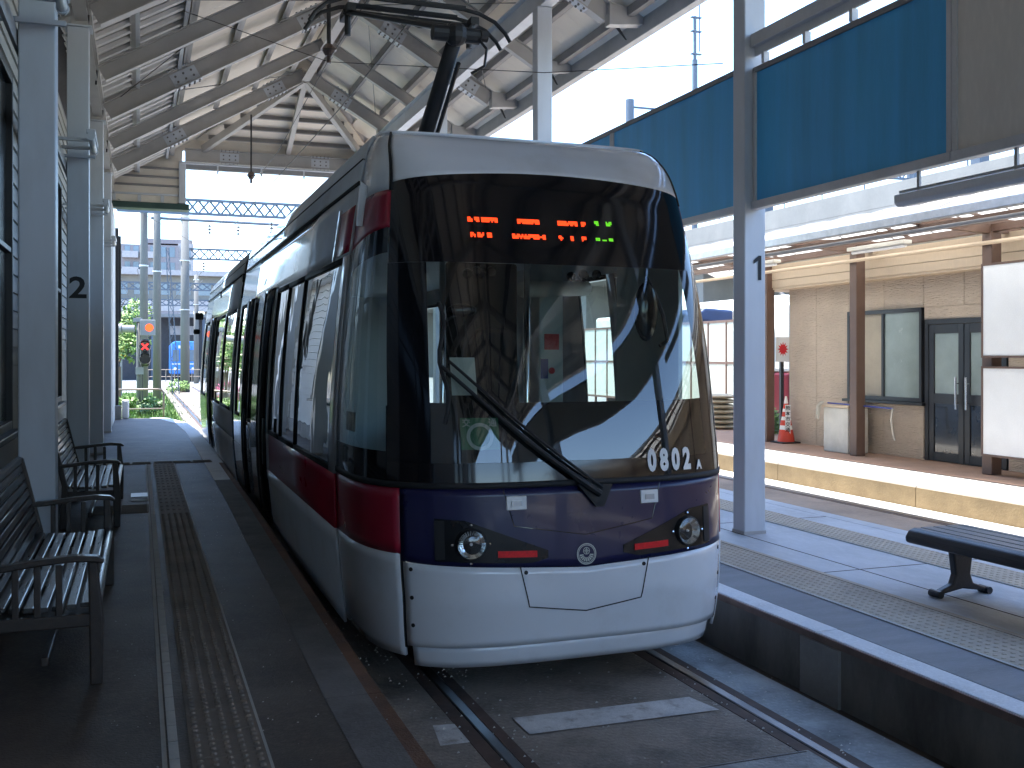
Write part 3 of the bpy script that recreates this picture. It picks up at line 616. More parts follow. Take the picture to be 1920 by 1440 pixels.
MB().box(BX-.09, BX+.0, 13.2, 15.2, 1.17, 1.218).build('sill', 'frame_black', w, bevel=.006)
MB().box(BX-.02, BX+.045, 13.14, 13.22, .302, 2.56).box(BX-.02, BX+.045, 11.56, 11.64, .302, 2.56).box(BX-.02, BX+.045, 11.64, 13.14, 2.48, 2.56).build('door_frame', 'frame_black', fb, bevel=.006)
MB().box(BX+.003, BX+.04, 11.5, 13.25, 2.562, 2.757).build('cladding_panel', 'tan_siding', fb)
for a, b, hy in ((12.40, 13.135, 12.50), (11.645, 12.385, 12.29)):
    d = MB().box(BX-.01, BX+.035, a, a+.11, .31, 2.475).box(BX-.01, BX+.035, b-.11, b, .31, 2.475).box(BX-.01, BX+.035, a+.11, b-.11, 2.33, 2.475).box(BX-.01, BX+.035, a+.11, b-.11, 1.22, 1.38).box(BX-.01, BX+.035, a+.11, b-.11, .31, .45).build('door', 'frame_black', fb, bevel=.005)
    MB().box(BX+.01, BX+.02, a+.11, b-.11, 1.38, 2.33).build('pane', 'frosted_pane', d); MB().box(BX+.005, BX+.02, a+.11, b-.11, .45, 1.22).build('kick_panel', 'dark_room', d)
    MB().tube((BX-.07, hy, 1.15), (BX-.07, hy, 1.65), .016, 10).tube((BX-.07, hy, 1.25), (BX, hy, 1.25), .01).tube((BX-.07, hy, 1.55), (BX, hy, 1.55), .01).build('handle', 'chrome', d)
sh = thing('platform_shelter', 'brown steel shelter with curved translucent roof along the far platform', 'shelter', (11.3, 12, .3))
spY = [17.1, 14.15, 11.27, 8.4, 2.6, -3, -9, -14]
for y in spY:
    px_ = 11.31+(.24 if y > 16 else 0)
    MB().box(px_-.09, px_+.09, y-.09, y+.09, .303, 3.72).build('post', 'brown_steel', sh, bevel=.01)
    MB().prism([(9.85, y-.05, 3.78), (9.85, y-.05, 3.84), (11.0, y-.05, 3.92), (12.6, y-.05, 3.88), (12.6, y-.05, 3.74), (11.2, y-.05, 3.70)], (0, .1, 0)).build('roof_arm', 'brown_steel', sh)
def arch(x): return 3.86+.42*math.sin(math.pi*min(1, max(0, (x-9.75)/3.2)))
yy = 6.0-.96*22; pi_ = 0
while yy < 21:
    y2 = yy+.96
    MB().grid(lambda a, b: Vector((9.75+3.2*a, yy+.01+(y2-yy-.02)*b, arch(9.75+3.2*a))), 10, 1).build('roof_sheet', 'poly_sheet', sh, solid=.006)
    MB().path([(9.75+3.2*i/10, y2, arch(9.75+3.2*i/10)+.004) for i in range(11)], .022, 6).build('roof_rib', 'purlin_dark', sh)
    if pi_ % 2 == 0: MB().path([(9.8+3.1*i/8, yy+.5, arch(9.8+3.1*i/8)-.06) for i in range(9)], .03, 4).build('roof_purlin', 'brown_steel', sh)
    yy = y2; pi_ += 1
MB().box(9.62, 9.74, -15, 21.1, 3.74, 3.87).build('gutter', 'galvanised', sh, bevel=.015)
MB().tube((9.85, 6, 3.66), (9.85, 20.6, 3.66), .028, 8).build('conduit', 'purlin_dark', sh)
MB().tube((11.16, 6, 3.56), (11.16, 20.6, 3.56), .03, 8).build('pipe', 'tan_fascia', sh)
MB().box(10.0, 10.08, -15, 20.6, 3.66, 3.76).build('beam', 'brown_steel', sh); MB().box(11.25, 11.35, -15, 20.6, 3.725, 3.83).build('beam', 'brown_steel', sh)
for y, lb in ((12.9, 'pale tube lamp under the shelter roof above the double door'), (16.2, 'pale tube lamp under the shelter roof near the building corner')):
    t = thing('shelter_lamp', lb, 'lamp', (10.7, y, 3.6), 'tube lamps under the far shelter')
    MB().box(10.62, 10.78, y-.65, y+.65, 3.64, 3.70).build('housing', 'pale_metal', t, bevel=.01); MB().tube((10.7, y-.6, 3.62), (10.7, y+.6, 3.62), .03, 8).build('tube', 'white_board', t)
for z0, z1, lb in ((1.98, 3.24, 'upper blank white noticeboard on the shelter post at the right edge'), (.60, 1.80, 'lower blank white noticeboard on the shelter post at the right edge')):
    t = thing('noticeboard', lb, 'noticeboard', (11.18, 10.3, z0))
    MB().box(11.165, 11.20, 9.0, 11.28, z0, z1).build('board', 'white_board', t)
    for f in ((8.97, 11.31, z0-.03, z0-.001), (8.97, 11.31, z1+.001, z1+.03), (8.97, 8.999, z0, z1), (11.281, 11.31, z0, z1)): MB().box(11.155, 11.205, *f).build('frame', 'brown_steel', t)
t = thing('storage_bin', 'pale metal storage cabinet with wooden lid against the tan wall', 'cabinet', (11.6, 14.78, .302))
MB().box(11.36, 11.78, 14.45, 15.12, .303, 1.08).build('body', 'pale_metal', t, bevel=.015); MB().box(11.34, 11.80, 14.43, 15.14, 1.082, 1.115).build('lid', 'tan_fascia', t, bevel=.006)
t = thing('mop', 'blue handled mop lying across the storage cabinet', 'mop', (11.42, 14.5, 1.15))
MB().tube((11.40, 15.05, 1.15), (11.36, 13.35, 1.13), .014, 8).build('handle', 'blue_plastic', t)
mh = MB(); random.seed(2)
for i in range(14):
    a = (11.33+random.uniform(-.03,.03), 15.12+random.uniform(-.04,.04), 1.17); mh.path([a, (a[0]-.04, a[1]+.05, 1.10), (a[0]-.05, a[1]+.06+random.uniform(-.03,.03), .85+random.uniform(0,.1))], .008, 5)
mh.build('mop_head', 'rope', t)
mh = MB().path([(11.36, 13.35, 1.13), (11.34, 13.37, .95), (11.35, 13.33, .70), (11.36, 13.30, .62)], .016, 6); mh.build('cord', 'rope', t)
# traffic cone with lettering
t = thing('traffic_cone', 'red and white traffic cone with vertical black lettering beside the building corner', 'cone', (11.72, 16.75, .302))
MB().box(11.50, 11.94, 16.53, 16.97, .303, .33).build('base', 'rubber', t, bevel=.015)
def rz(z): return .165-.145*(z-.33)/.85
bands = [(.33, .56, 'cone_red'), (.56, .64, 'white_paint'), (.64, .74, 'cone_red'), (.74, .81, 'white_paint'), (.81, .90, 'cone_red'), (.90, .96, 'white_paint'), (.96, 1.06, 'cone_red'), (1.06, 1.2, 'white_paint')]
for z0, z1, mt in bands: MB().tube((11.72, 16.75, z0), (11.72, 16.75, z1), rz(z0), 20, rz(z1)).build('band', mt, t, smooth=False)
ax = Vector((.87, -.5, 0)); ay = Vector((-.035, -.06, .9)).normalized(); nn = ax.cross(ay)
lab = MB().add([(-.05, -.30, 0), (.05, -.30, 0), (.05, .32, 0), (-.05, .32, 0)], [(0,1,2,3)]); lp_ = put(lab, Vector((11.67, 16.62, .72)), ax, ay).build('label_strip', 'white_paint', t, fix=False, solid=.003)
for i, ch in enumerate('熊本市交通局'): put(text_mb(ch, .095, .001), Vector((11.67, 16.62, .72))+nn*.008+ay*(.255-i*.105), ax, ay).build('character', 'ink', lp_, fix=False)
# burst sign
t = thing('burst_sign', 'white sign with a red starburst on a dark post beside the building', 'sign', (11.95, 17.25, .3))
MB().box(11.93, 12.0, 17.22, 17.28, .303, 2.35).build('post', 'frame_black', t)
MB().box(11.80, 12.12, 17.195, 17.215, 1.86, 2.35).build('plate', 'white_board', t)
bs = []
for i in range(24):
    r = .15 if i % 2 == 0 else .085; q = 2*math.pi*i/24; bs.append((11.96+r*math.cos(q)*.85, 17.192, 2.11+r*math.sin(q)))
MB().add(bs, [tuple(range(24))]).build('starburst', 'ink_red', t, fix=False)
# air conditioner behind the lower noticeboard
t = thing('air_conditioner', 'outdoor air conditioner unit standing low behind the lower noticeboard', 'air conditioner', (11.65, 10.3, .302))
MB().box(11.5, 11.85, 9.9, 10.75, .33, .95).build('casing', 'pale_metal', t, bevel=.02); MB().tube((11.498, 10.2, .64), (11.49, 10.2, .64), .24, 24).build('fan_grille', 'blue_plastic', t)
MB().box(11.5, 11.85, 9.95, 10.05, .303, .329).box(11.5, 11.85, 10.6, 10.7, .303, .329).build('foot', 'rubber', t)
# stacked mats and frosted screen beyond the post
for i in range(7):
    z = .30+i*.115
    s = MB().sphere((12.6, 20.6, z+.06), .5, 16, 8, (.75, 1.0, .125)).build('sack', 'sack', smooth=True)
    tag(s, 'tan sack in the pile beyond the post numbered 1, %s' % ['lowest', 'second from the bottom', 'third from the bottom', 'middle one', 'third from the top', 'second from the top', 'topmost'][i], 'sack', 'sacks piled beyond the far track')
t = thing('frosted_screen', 'frosted glass screen in a brown frame beyond the sacks', 'screen', (13.5, 22, .3))
for i in range(23):
    y = 20.9+i*.85; MB().box(13.48, 13.54, y-.03, y+.03, .3, 2.85).build('mullion', 'brown_steel', t)
    if i < 22:
        for z0, z1 in ((.75, 1.78), (1.84, 2.80)): MB().box(13.50, 13.515, y+.03, y+.82, z0, z1).build('pane', 'screen_pane', t)
for z in (.70, 1.78, 2.80): MB().box(13.485, 13.535, 20.93, 39.58, z, z+.06).build('rail', 'brown_steel', t)
# ================================================================ the tram
YE, XC = 6.72, 2.45
PZ = [.16,.22,.33,.57,.80,1.20,1.60,2.0,2.5,2.9,3.06,3.20,3.30,3.38,3.43]
PY = [5.53,5.51,5.49,5.455,5.465,5.49,5.55,5.645,5.805,5.955,6.02,6.12,6.24,6.36,6.50]
PWW = [1.15,1.16,1.18,1.205,1.225,1.235,1.222,1.198,1.15,1.095,1.07,1.05,1.03,1.00,.97]
PN = [3.9,3.9,3.9,3.8,3.7,3.6,3.6,3.8,4.1,4.4,4.6,4.8,5,5,5]
def hermite(z, T):
    if z <= PZ[0]: return T[0]
    if z >= PZ[-1]: return T[-1]
    i = bisect.bisect_right(PZ, z)-1; h = PZ[i+1]-PZ[i]; t = (z-PZ[i])/h
    if z < 1.2 and T is PY: return T[i]+(T[i+1]-T[i])*t
    def sl(k):
        if k <= 0 or k >= len(PZ)-1: return (T[min(k+1, len(T)-1)]-T[max(k-1, 0)])/(PZ[min(k+1, len(T)-1)]-PZ[max(k-1, 0)])
        a = (T[k]-T[k-1])/(PZ[k]-PZ[k-1]); b = (T[k+1]-T[k])/(PZ[k+1]-PZ[k]); return 0 if a*b < 0 else 2*a*b/(a+b) if a+b else 0
    m0, m1 = sl(i)*h, sl(i+1)*h
    return (2*t**3-3*t*t+1)*T[i]+(t**3-2*t*t+t)*m0+(-2*t**3+3*t*t)*T[i+1]+(t**3-t*t)*m1
def surf0(s, z):
    ph = abs(s)*math.pi/2; W = hermite(z, PWW); y0 = hermite(z, PY); D = YE-y0; N = hermite(z, PN)
    a, b = math.sin(ph), max(0, math.cos(ph)); q = (a**N+b**N)**(1/N)
    return Vector((XC+W*a/q*(1 if s >= 0 else -1), y0+D*(1-b/q), z))
def surf(s, z, off=0):
    p = surf0(s, z)
    if off:
        e = .004; a = surf0(min(1, s+e), z)-surf0(max(-1, s-e), z); b = surf0(s, min(3.43, z+e))-surf0(s, max(.16, z-e))
        n = a.cross(b).normalized(); p = p+n*off
    return p
def s_at(x, z):   # plan parameter of lateral position x (|x| < W)
    W = hermite(z, PWW); N = hermite(z, PN); c = min(1, abs(x)/W); d = max(0, 1-c**N)**(1/N); return math.copysign(math.atan2(c, d)/(math.pi/2), x)
def sx(x, z, off=0): return surf(s_at(x, z), z, off)
tm = thing('tram', 'white low floor tram with black windscreen, red corners and blue nose', 'tram', (XC, 14, 0))
def fz(v, s): return v(s) if callable(v) else v
def patch(name, mat, s0, s1, z0, z1, ns=24, nz=10, off=0, parent=None, smooth=True, solid=.018):
    def fn(a, b):
        z_mid = fz(z0, s0 if not callable(s0) else 0)
        if callable(s0) or callable(s1):
            z = z0+(z1-z0)*b; sa = fz(s0, z); sb_ = fz(s1, z); s = sa+(sb_-sa)*a
        else:
            s = s0+(s1-s0)*a; za = fz(z0, s); z = za+(fz(z1, s)-za)*b
        return surf(s, z, off)
    m = MB().grid(fn, ns, nz)
    return m.build(name, mat, parent or tm, smooth=smooth, fix=False, solid=solid)
zbb = lambda s: .745+.11*min(abs(s), .6)
zc = lambda s: 2.76-.22*(abs(s)-.55)
ztop = lambda s: 3.125-.085*min(1, abs(s)/.56)**2
SB = .519
patch('bumper', 'tram_white', -SB+.006, SB-.006, .315, lambda s: zbb(s)-.004, 48, 12)
patch('nose_panel', 'tram_blue', -SB, SB, zbb, 1.215, 48, 10)
patch('lower_trim', 'rubber', -1, 1, 1.216, 1.25, 60, 2, off=.006)
patch('mask_base', 'tram_black', -.562, .562, 1.251, 1.36, 40, 3, solid=0)
wsg = patch('windscreen', 'windscreen', -.43, .43, 1.361, 2.53, 40, 16, solid=0)
patch('display_band', 'tram_black', -.558, .558, 2.531, ztop, 50, 10, solid=0)
patch('roof_cap', 'tram_white', -.556, .556, lambda s: ztop(s)+.002, 3.43, 50, 12)
patch('apron', 'tram_white', -SB+.012, SB-.012, .18, .312, 48, 3, off=-.028)
for g in (-1, 1):
    def rg_(a, b): return (a, b) if g > 0 else (-b, -a)
    patch('corner_panel', 'tram_white', *rg_(SB+.004, 1), .25, .838, 24, 10)
    patch('corner_band', 'tram_red', *rg_(SB+.003, 1), .842, 1.215, 20, 6)
    patch('bumper_seam', 'rubber', *rg_(SB-.006, SB+.005), .30, .85, 2, 8, off=-.004)
    patch('windscreen_pillar', 'tram_black', *rg_(.431, .562), 1.361, 2.53, 12, 14, solid=0)
    patch('mask_base', 'tram_black', *rg_(.563, 1), 1.251, 1.42, 16, 3, solid=0)
    c, d = rg_(.563, .945)
    patch('cab_window', 'cab_glass', c, d, 1.421, lambda s: zc(s)-.16, 16, 14, solid=0)
    patch('cab_window_head', 'tram_black', c, d, lambda s: zc(s)-.159, zc, 16, 3, solid=0)
    patch('rear_pillar', 'tram_grey', *rg_(.946, 1), 1.421, zc, 4, 12)
    patch('brow_band', 'tram_red', *rg_(.560, 1), lambda s: zc(s)+.002, lambda s: 3.03-.06*abs(s), 20, 8)
    patch('roof_shoulder', 'tram_white', *rg_(.560, 1), lambda s: 3.033-.06*abs(s), 3.43, 20, 10)
    patch('cap_seam', 'rubber', *rg_(.552, .566), 2.99, 3.43, 2, 10, off=.006)
    # finlike bracket on the brow
    p0 = surf(g*.82, 2.98, .0); nn = (surf(g*.82, 2.98, .1)-p0).normalized()
    b0 = surf(g*.82, 2.80, .0); b1 = surf(g*.82, 3.06, .0)
    MB().prism([b0+nn*.002, b1-nn*.01, b1+nn*.045+V(0,0,.03), b0+nn*.035], (0, .014, 0)).build('fin', 'tram_white', tm)
    MB().bar(b0+nn*.02, surf(g*.76, 3.04, .05), .012, .04, up=nn).build('fin_brace', 'tram_white', tm)
MB().prism([surf(-1+2*i/48, 3.43) for i in range(49)], (0, 0, .012)).build('cab_roof', 'tram_white', tm)
# bumper access panel outline, rivets
def seam(pts, name, mat='rubber', r=.004, n=8):
    P = []
    for (a, za), (b, z1_) in zip(pts[:-1], pts[1:]):
        for i in range(n): t_ = i/n; P.append(sx(a+(b-a)*t_, za+(z1_-za)*t_, .001))
    P.append(sx(*pts[-1], .001)); return MB().path(P, r, 5).build(name, mat, tm)
xs = lambda s, z: surf0(s, z).x-XC
seam([(-.41, .775), (-.355, .538), (0, .487), (.355, .538), (.41, .775)], 'access_panel_gap')
seam([(-.50, 1.21), (-.44, 1.0), (0, .93), (.44, 1.0), (.50, 1.21)], 'hood_gap', 'tram_black', .003)
for x, z in ((-.375, .735), (.375, .735), (-1.0, .76), (-.995, .60), (-.985, .44), (.985, .44), (.995, .60), (1.0, .76)):
    c = sx(x, z, 0); n_ = (sx(x, z, .01)-c); MB().tube(c, c+n_*.4, .012, 10).build('rivet', 'rubber', tm)
# headlamp clusters
for g in (-1, 1):
    pts = [(.80, 1.065), (.80, .825), (.26, .803), (.17, .835), (.17, .875), (.66, 1.05)]
    def lo_(x): return .788+.026*max(0, (x-.34)/.54) if x > .34 else .812-.024*(x-.24)/.10
    def hi_(x): return .855+.185*(x-.24)/.48 if x < .72 else 1.040+.012*(x-.72)/.16
    hl = MB().grid(lambda a, b: sx(g*(.24+.64*a), lo_(.24+.64*a)+(hi_(.24+.64*a)-lo_(.24+.64*a))*b, .008), 30, 6).build('headlamp_housing', 'housing_black', tm, fix=False, solid=.012 if g > 0 else -.012)
    c = sx(g*.69, .908, .0); fr = V(g*.12, -1, .02).normalized()
    bz = MB(); e1 = fr.orthogonal().normalized(); e2 = fr.cross(e1)
    bz.grid(lambda a, b: c+(e1*math.cos(2*math.pi*a)+e2*math.sin(2*math.pi*a))*(.081+.010*abs(math.sin(math.pi*b))**.5*(1 if b < .99 else 1))+fr*(-.03+.068*b), 28, 5).build('lamp_bezel', 'rubber', hl)
    rx = fr.orthogonal().normalized(); ry = fr.cross(rx)
    MB().grid(lambda a, b: c+(rx*math.cos(2*math.pi*a)+ry*math.sin(2*math.pi*a))*(.080*b)+fr*(.034+.014*(1-b*b)), 28, 6).build('lens', 'lens', hl, smooth=True)
    MB().grid(lambda a, b: c+(rx*math.cos(2*math.pi*a)+ry*math.sin(2*math.pi*a))*(.080*b)+fr*(-.012+.044*b*b), 28, 7).build('reflector', 'lamp_reflector', hl)
    MB().tube(c-fr*.01, c+fr*.022, .012, 10, .006).build('bulb', 'white_board', hl)
    for z in range(4):
        a = R(45+90*z); MB().sphere(c+fr*.012+(rx*math.cos(a)+ry*math.sin(a))*.108, .009, 6, 4).build('screw', 'chrome', hl)
    MB().grid(lambda a, b: sx(g*(.31+.23*a), .821+.036*b+.008*(a), .016), 8, 2).build('tail_lamp', 'red_lens', hl, solid=.02)
    MB().grid(lambda a, b: sx(g*(.88-.05*a), .825+.215*b, .012), 2, 4).build('cluster_end', 'rubber', hl, solid=.02)
    # hood latch
    lt = MB().grid(lambda a, b: sx(g*(.424-.06+.12*a), 1.092+.078*b, .008), 3, 2).build('latch', 'white_board', tm, solid=.012, bevel=.004)
    k = .5; MB().grid(lambda a, b: sx(g*(.424-.03+.06*a), 1.114+.03*b, .013), 2, 1).build('latch_lever', 'tram_grey', lt, solid=.006)
# round emblem on the nose
c = sx(0, .818, .004); fr = (sx(0, .818, .02)-c).normalized(); rx = V(1,0,0); ry = rx.cross(fr)*-1; ry = fr.cross(rx) if fr.cross(rx).z > 0 else rx.cross(fr)
em = MB()
def ring(mb, r0, r1, k=32, a0=0, a1=2*math.pi, o=.002):
    vs = []
    for i in range(k+1):
        a = a0+(a1-a0)*i/k; e = rx*math.cos(a)+ry*math.sin(a); vs += [c+fr*o+e*r0, c+fr*o+e*r1]
    return mb.add(vs, [(2*i, 2*i+1, 2*i+3, 2*i+2) for i in range(k)])
ring(em, .056, .062); ring(em, .049, .053)
for k in range(9): a = math.pi*(1+(k+.5)/9); ring(em, .020, .044, 4, a-.12, a+.12)
cc = c; c = c+ry*.018; ring(em, .017, .021); ring(em, .008, .011); em.bar(c-rx*.018+fr*.002, c+rx*.018+fr*.002, .003, .002, up=fr).bar(c-ry*.018+fr*.002, c+ry*.018+fr*.002, .003, .002, up=fr); c = cc
em.build('emblem', 'paper', tm, fix=False)
# fleet number 0802 A
def wrap(mb, x0, z0, off): mb.v = [sx(x0+p.x, z0+p.y, off) for p in mb.v]; return mb
for i, ch in enumerate('0802'): wrap(text_mb(ch, .172, .009, .66), .452+i*.086, 1.336, .008).build('fleet_numeral', 'white_paint', tm, fix=False)
wrap(text_mb('A', .075, .004, .8), .812, 1.297, .008).build('fleet_numeral', 'white_paint', tm, fix=False)
# destination display: the lit dots caught by the shutter
def led(mb, x0, x1, z0, z1, seed):
    x0 = -.581+(x0+.637)*1.086; x1 = -.581+(x1+.637)*1.086; z0 += .033; z1 = z0+.0315 if z1-z0 > .02 else z1+.033
    random.seed(seed); n = max(1, int((x1-x0)/.0105)); m_ = max(1, int(round((z1-z0)/.0105)))
    for i in range(n):
        for j_ in range(m_):
            if j_ in (0, m_-1) and m_ > 1 and random.random() < .12: continue
            x = x0+(i+.5)*.0105; z = z0+(j_+.5)*.0105; mb.add([sx(x-.0048, z-.0048, .003), sx(x+.0048, z-.0048, .003), sx(x+.0048, z+.0048, .003), sx(x-.0048, z+.0048, .003)], [(0,1,2,3)])
lr = MB()
for a, b in ((-.637,-.605),(-.598,-.565),(-.558,-.455),(-.345,-.204),(-.098,.03),(.05,.084)): led(lr, a, b, 2.752, 2.785, int(a*999)+1500)
for a, b in ((-.63,-.60),(-.59,-.55),(-.535,-.505),(-.387,-.18),(-.104,-.074),(-.03,-.005),(.04,.075)): led(lr, a, b, 2.655, 2.690, int(a*999)+2500)
tag(lr.build('destination_display', 'led_red', tm, fix=False), kind='stuff')
lg = MB()
for a, b in ((.135,.165),(.21,.255)): led(lg, a, b, 2.762, 2.792, int(a*999)+3)
for a, b in ((.128,.16),(.17,.205),(.212,.25)): led(lg, a, b, 2.662, 2.688 if a != .17 else 2.672, int(a*999)+9)
tag(lg.build('number_display', 'led_green', tm, fix=False), kind='stuff')
# wiper
wp = MB(); P = [sx(.08+(-.89)*t_, 1.165+.74*t_-.05*math.sin(math.pi*t_), .045) for t_ in [i/14 for i in range(15)]]
wp.path(P, [.022]*3+[.016]*6+[.011]*6, 8); wiper = wp.build('wiper', 'rubber', tm)
MB().path([sx(.10+(-.87)*t_, 1.20+.735*t_-.04*math.sin(math.pi*t_), .04) for t_ in [i/12 for i in range(13)]], .009, 6).build('wiper_rod', 'rubber', wiper)
MB().path([sx(-.80+.02*math.sin(i), 2.28-.7*i/10, .02) for i in range(11)], .012, 6).build('wiper_blade', 'rubber', wiper)
MB().prism([sx(-.05, 1.22, .01), sx(.17, 1.22, .01), sx(.11, 1.09, .01), sx(.06, 1.09, .01)], (0, -.02, 0)).build('wiper_base', 'rubber', wiper)
# notices behind the glass
gs = MB().grid(lambda a, b: sx(-.727+.222*a, 1.438+.181*b, -.02), 6, 2).build('green_notice', 'green_sign', tm, fix=False)
rg = MB()
for i in range(32):
    a, b = 2*math.pi*i/32, 2*math.pi*(i+1)/32
    q = [(-.616+r*math.cos(t_), 1.512+r*math.sin(t_)) for t_, r in ((a, .058), (a, .078), (b, .078), (b, .058))]
    rg.add([sx(x, z, -.016) for x, z in q], [(0,1,2,3)])
rg.build('notice_ring', 'green_ink', gs, fix=False)
wrap(text_mb('交', .05, .0005), -.692, 1.588, -.016).build('notice_character', 'green_ink', gs, fix=False); wrap(text_mb('通', .05, .0005), -.54, 1.588, -.016).build('notice_character', 'green_ink', gs, fix=False)
MB().grid(lambda a, b: sx(-.763+.146*a, 1.75+.22*b, -.03), 4, 2).build('timetable_notice', 'paper', tm, fix=False)
MB().grid(lambda a, b: surf(-.93+.14*a, 1.50+.12*b, -.03), 4, 2).build('window_notice', 'paper', tm, fix=False)

# ---- straight body sides
def side(name, mat, g, y0, y1, z0, z1, off=0, nz=6, parent=None, solid=.018, ny=1):
    return MB().grid(lambda a, b: Vector((XC+g*(hermite(z0+(z1-z0)*b, PWW)+off), y0+(y1-y0)*a, z0+(z1-z0)*b)), ny, nz).build(name, mat, parent or tm, smooth=True, fix=False, solid=-solid if g > 0 else solid)
def car(y0, y1, wins, doors, red):
    for g in (-1, 1):
        side('side_skirt', 'tram_white', g, y0, y1, .22, .838)
        if red: side('side_band', 'tram_red', g, y0, y0+3.6, .842, 1.20)
        if red: side('brow_side', 'tram_red', g, y0+.002, y0+.50, 2.66, 2.968, off=.004); side('brow_molding', 'tram_grey', g, y0+.50, y0+.56, 2.64, 3.0, off=.012)
        side('side_panel', 'tram_white', g, y0+3.6 if red else y0, y1, .842, 1.20)
        side('header_panel', 'tram_white', g, y0, y1, 2.64, 3.10, ny=4)
        side('rain_gutter', 'rubber', g, y0, y1, 3.10, 3.13, off=.006, nz=2)
        side('roof_cove', 'tram_white', g, y0, y1, 3.131, 3.43, nz=8)
        side('roof_joint', 'rubber', g, y0, y1, 3.27, 3.28, off=.004, nz=1)
        W = wins[0] if g < 0 else wins[1]; D = doors if g < 0 else []
        used = sorted(W+D); y = y0
        for a, b in used+[(y1, y1)]:
            if a > y+.001: side('window_pillar', 'tram_grey', g, y, a, 1.20, 2.64)
            y = b
        for a, b in W:
            gl = side('side_window', 'side_glass' if g < 0 else 'clear_pane', g, a+.01, b-.01, 1.24, 2.60, off=.002, solid=0, ny=6)
            side('window_seal', 'rubber', g, a, b, 1.202, 1.238, parent=gl); side('window_seal', 'rubber', g, a, b, 2.602, 2.64, parent=gl)
            side('window_seal', 'rubber', g, a, a+.01, 1.24, 2.60, parent=gl); side('window_seal', 'rubber', g, b-.01, b, 1.24, 2.60, parent=gl)
        for a, b in D:
            dr = side('door', 'tram_black', g, a, b, .34, 2.66, off=.022, nz=14)
            side('door_window', 'side_glass', g, a+.12, b-.12, .75, 2.5, off=.027, nz=10, parent=dr, solid=0)
            side('door_edge', 'rubber', g, (a+b)/2-.03, (a+b)/2+.03, .36, 2.64, off=.034, nz=10, parent=dr)
            side('grab_rail', 'rubber', g, a-.16, a-.04, .9, 1.35, off=.05, nz=3, parent=dr)
    MB().add([(XC-.96, y0, 3.431), (XC+.96, y0, 3.431), (XC+.96, y1, 3.431), (XC-.96, y1, 3.431)], [(0,1,2,3)]).build('roof', 'tram_white', tm, fix=False, solid=.02)
    MB().box(XC-1.1, XC+1.1, y0+.02, y1-.02, .34, .37).build('floor', 'interior_dark', tm)
    MB().box(XC-1.02, XC+1.02, y0-.3, y1-.02, 2.80, 2.83).build('ceiling', 'interior_pale', tm)
    MB().box(XC-.95, XC+.95, y0+.1, y1-.1, .12, .335).build('underframe', 'underframe', tm)
car(YE, 14.28, ([(6.92, 8.6), (8.6, 9.55), (9.55, 10.36), (11.85, 12.42), (13.28, 14.1)], [(7.28, 7.46), (7.60, 8.20), (8.82, 9.42), (10.2, 11.4), (11.8, 13.6)]), [(10.5, 11.8), (12.5, 13.2)], True)
car(14.78, 22.4, ([(14.9, 16.7), (16.9, 18.8), (20.6, 21.9)], [(15, 17.5), (18, 21)]), [(18.95, 20.3)], False)
bell = MB()
for i in range(6):
    y0 = 14.285+i*.083
    for g in (-1, 1): bell.grid(lambda a, b: Vector((XC+g*(hermite(.25+3.15*b, PWW)-.05-(.03 if i % 2 else 0)), y0+.081*a, .25+3.15*b)), 1, 10)
    bell.box(XC-.95, XC+.95, y0, y0+.081, 3.39-(.03 if i % 2 else 0), 3.42-(.03 if i % 2 else 0))
bell.build('bellows', 'rubber', tm)
prof = [(XC-hermite(z, PWW), 22.4, z) for z in [.22+3.2*i/14 for i in range(15)]]+[(XC+hermite(z, PWW), 22.4, z) for z in [.22+3.2*(14-i)/14 for i in range(15)]]
MB().prism(prof, (0, .02, 0)).build('rear_end', 'tram_black', tm)
MB().box(1.08, 1.24, 21.9, 22.0, 2.72, 2.86).box(1.04, 1.16, 21.75, 21.9, 2.42, 2.52).build('side_camera', 'rubber', tm, bevel=.02)
MB().box(XC+1.13, XC+1.25, 6.9, 7.02, 2.95, 3.08).build('side_camera', 'tram_white', tm, bevel=.03)
for y in (7.4, 9.2, 12.4, 16.6, 18.4, 20.8):
    for g in (-1, 1):
        wl = MB().tube((XC+g*.70, y, .31), (XC+g*.82, y, .31), .30, 24).build('wheel', 'underframe', tm); MB().tube((XC+g*.82, y, .31), (XC+g*.85, y, .31), .20, 24).build('wheel_hub', 'rail_steel', wl)
for a, b in ((13.0, .9), (16.6, .7)): MB().tube((1.21, a, 2.93), (1.195, a, 2.93), .05, 12).build('side_lamp', 'rubber', tm)
# ---- interior seen through the windscreen
ds = MB(); 
def dash(a, b):
    s = -.53+1.06*a; f = surf(s, 1.70, -.03); bk = Vector((f.x*.97+XC*.03, 6.25+.12*abs(s), 1.66)); 
    if b <= .5: return f+(bk-f)*(b*2)
    return Vector((bk.x, bk.y, 1.66-(b-.5)*2*.6))
ds.grid(dash, 24, 6).build('dashboard', 'interior_dark', tm, fix=False, solid=.02)
MB().grid(lambda a, b: surf(-.54+1.08*a, 1.25+.46*b, -.06), 30, 4).build('dashboard_front', 'interior_dark', tm, fix=False)
MB().box(1.98, 2.50, 6.75, 6.80, 1.0, 2.62).build('cab_partition', 'interior_dark', tm, bevel=.02)
sv = MB().prism([(2.05, 6.50, 1.0), (2.45, 6.50, 1.0), (2.42, 6.52, 2.05), (2.36, 6.52, 2.16), (2.14, 6.52, 2.16), (2.08, 6.52, 2.05)], (0, .10, 0)).build('driver_seat', 'interior_dark', tm, bevel=.03)
for x in (1.92, 2.53): MB().tube((x, 6.65, .37), (x, 6.65, 2.8), .02, 10).build('grab_pole', 'chrome', tm, smooth=True)
fbx = MB().box(2.86, 3.06, 7.25, 7.45, .37, 2.75).build('fare_column', 'interior_pale', tm, bevel=.015)
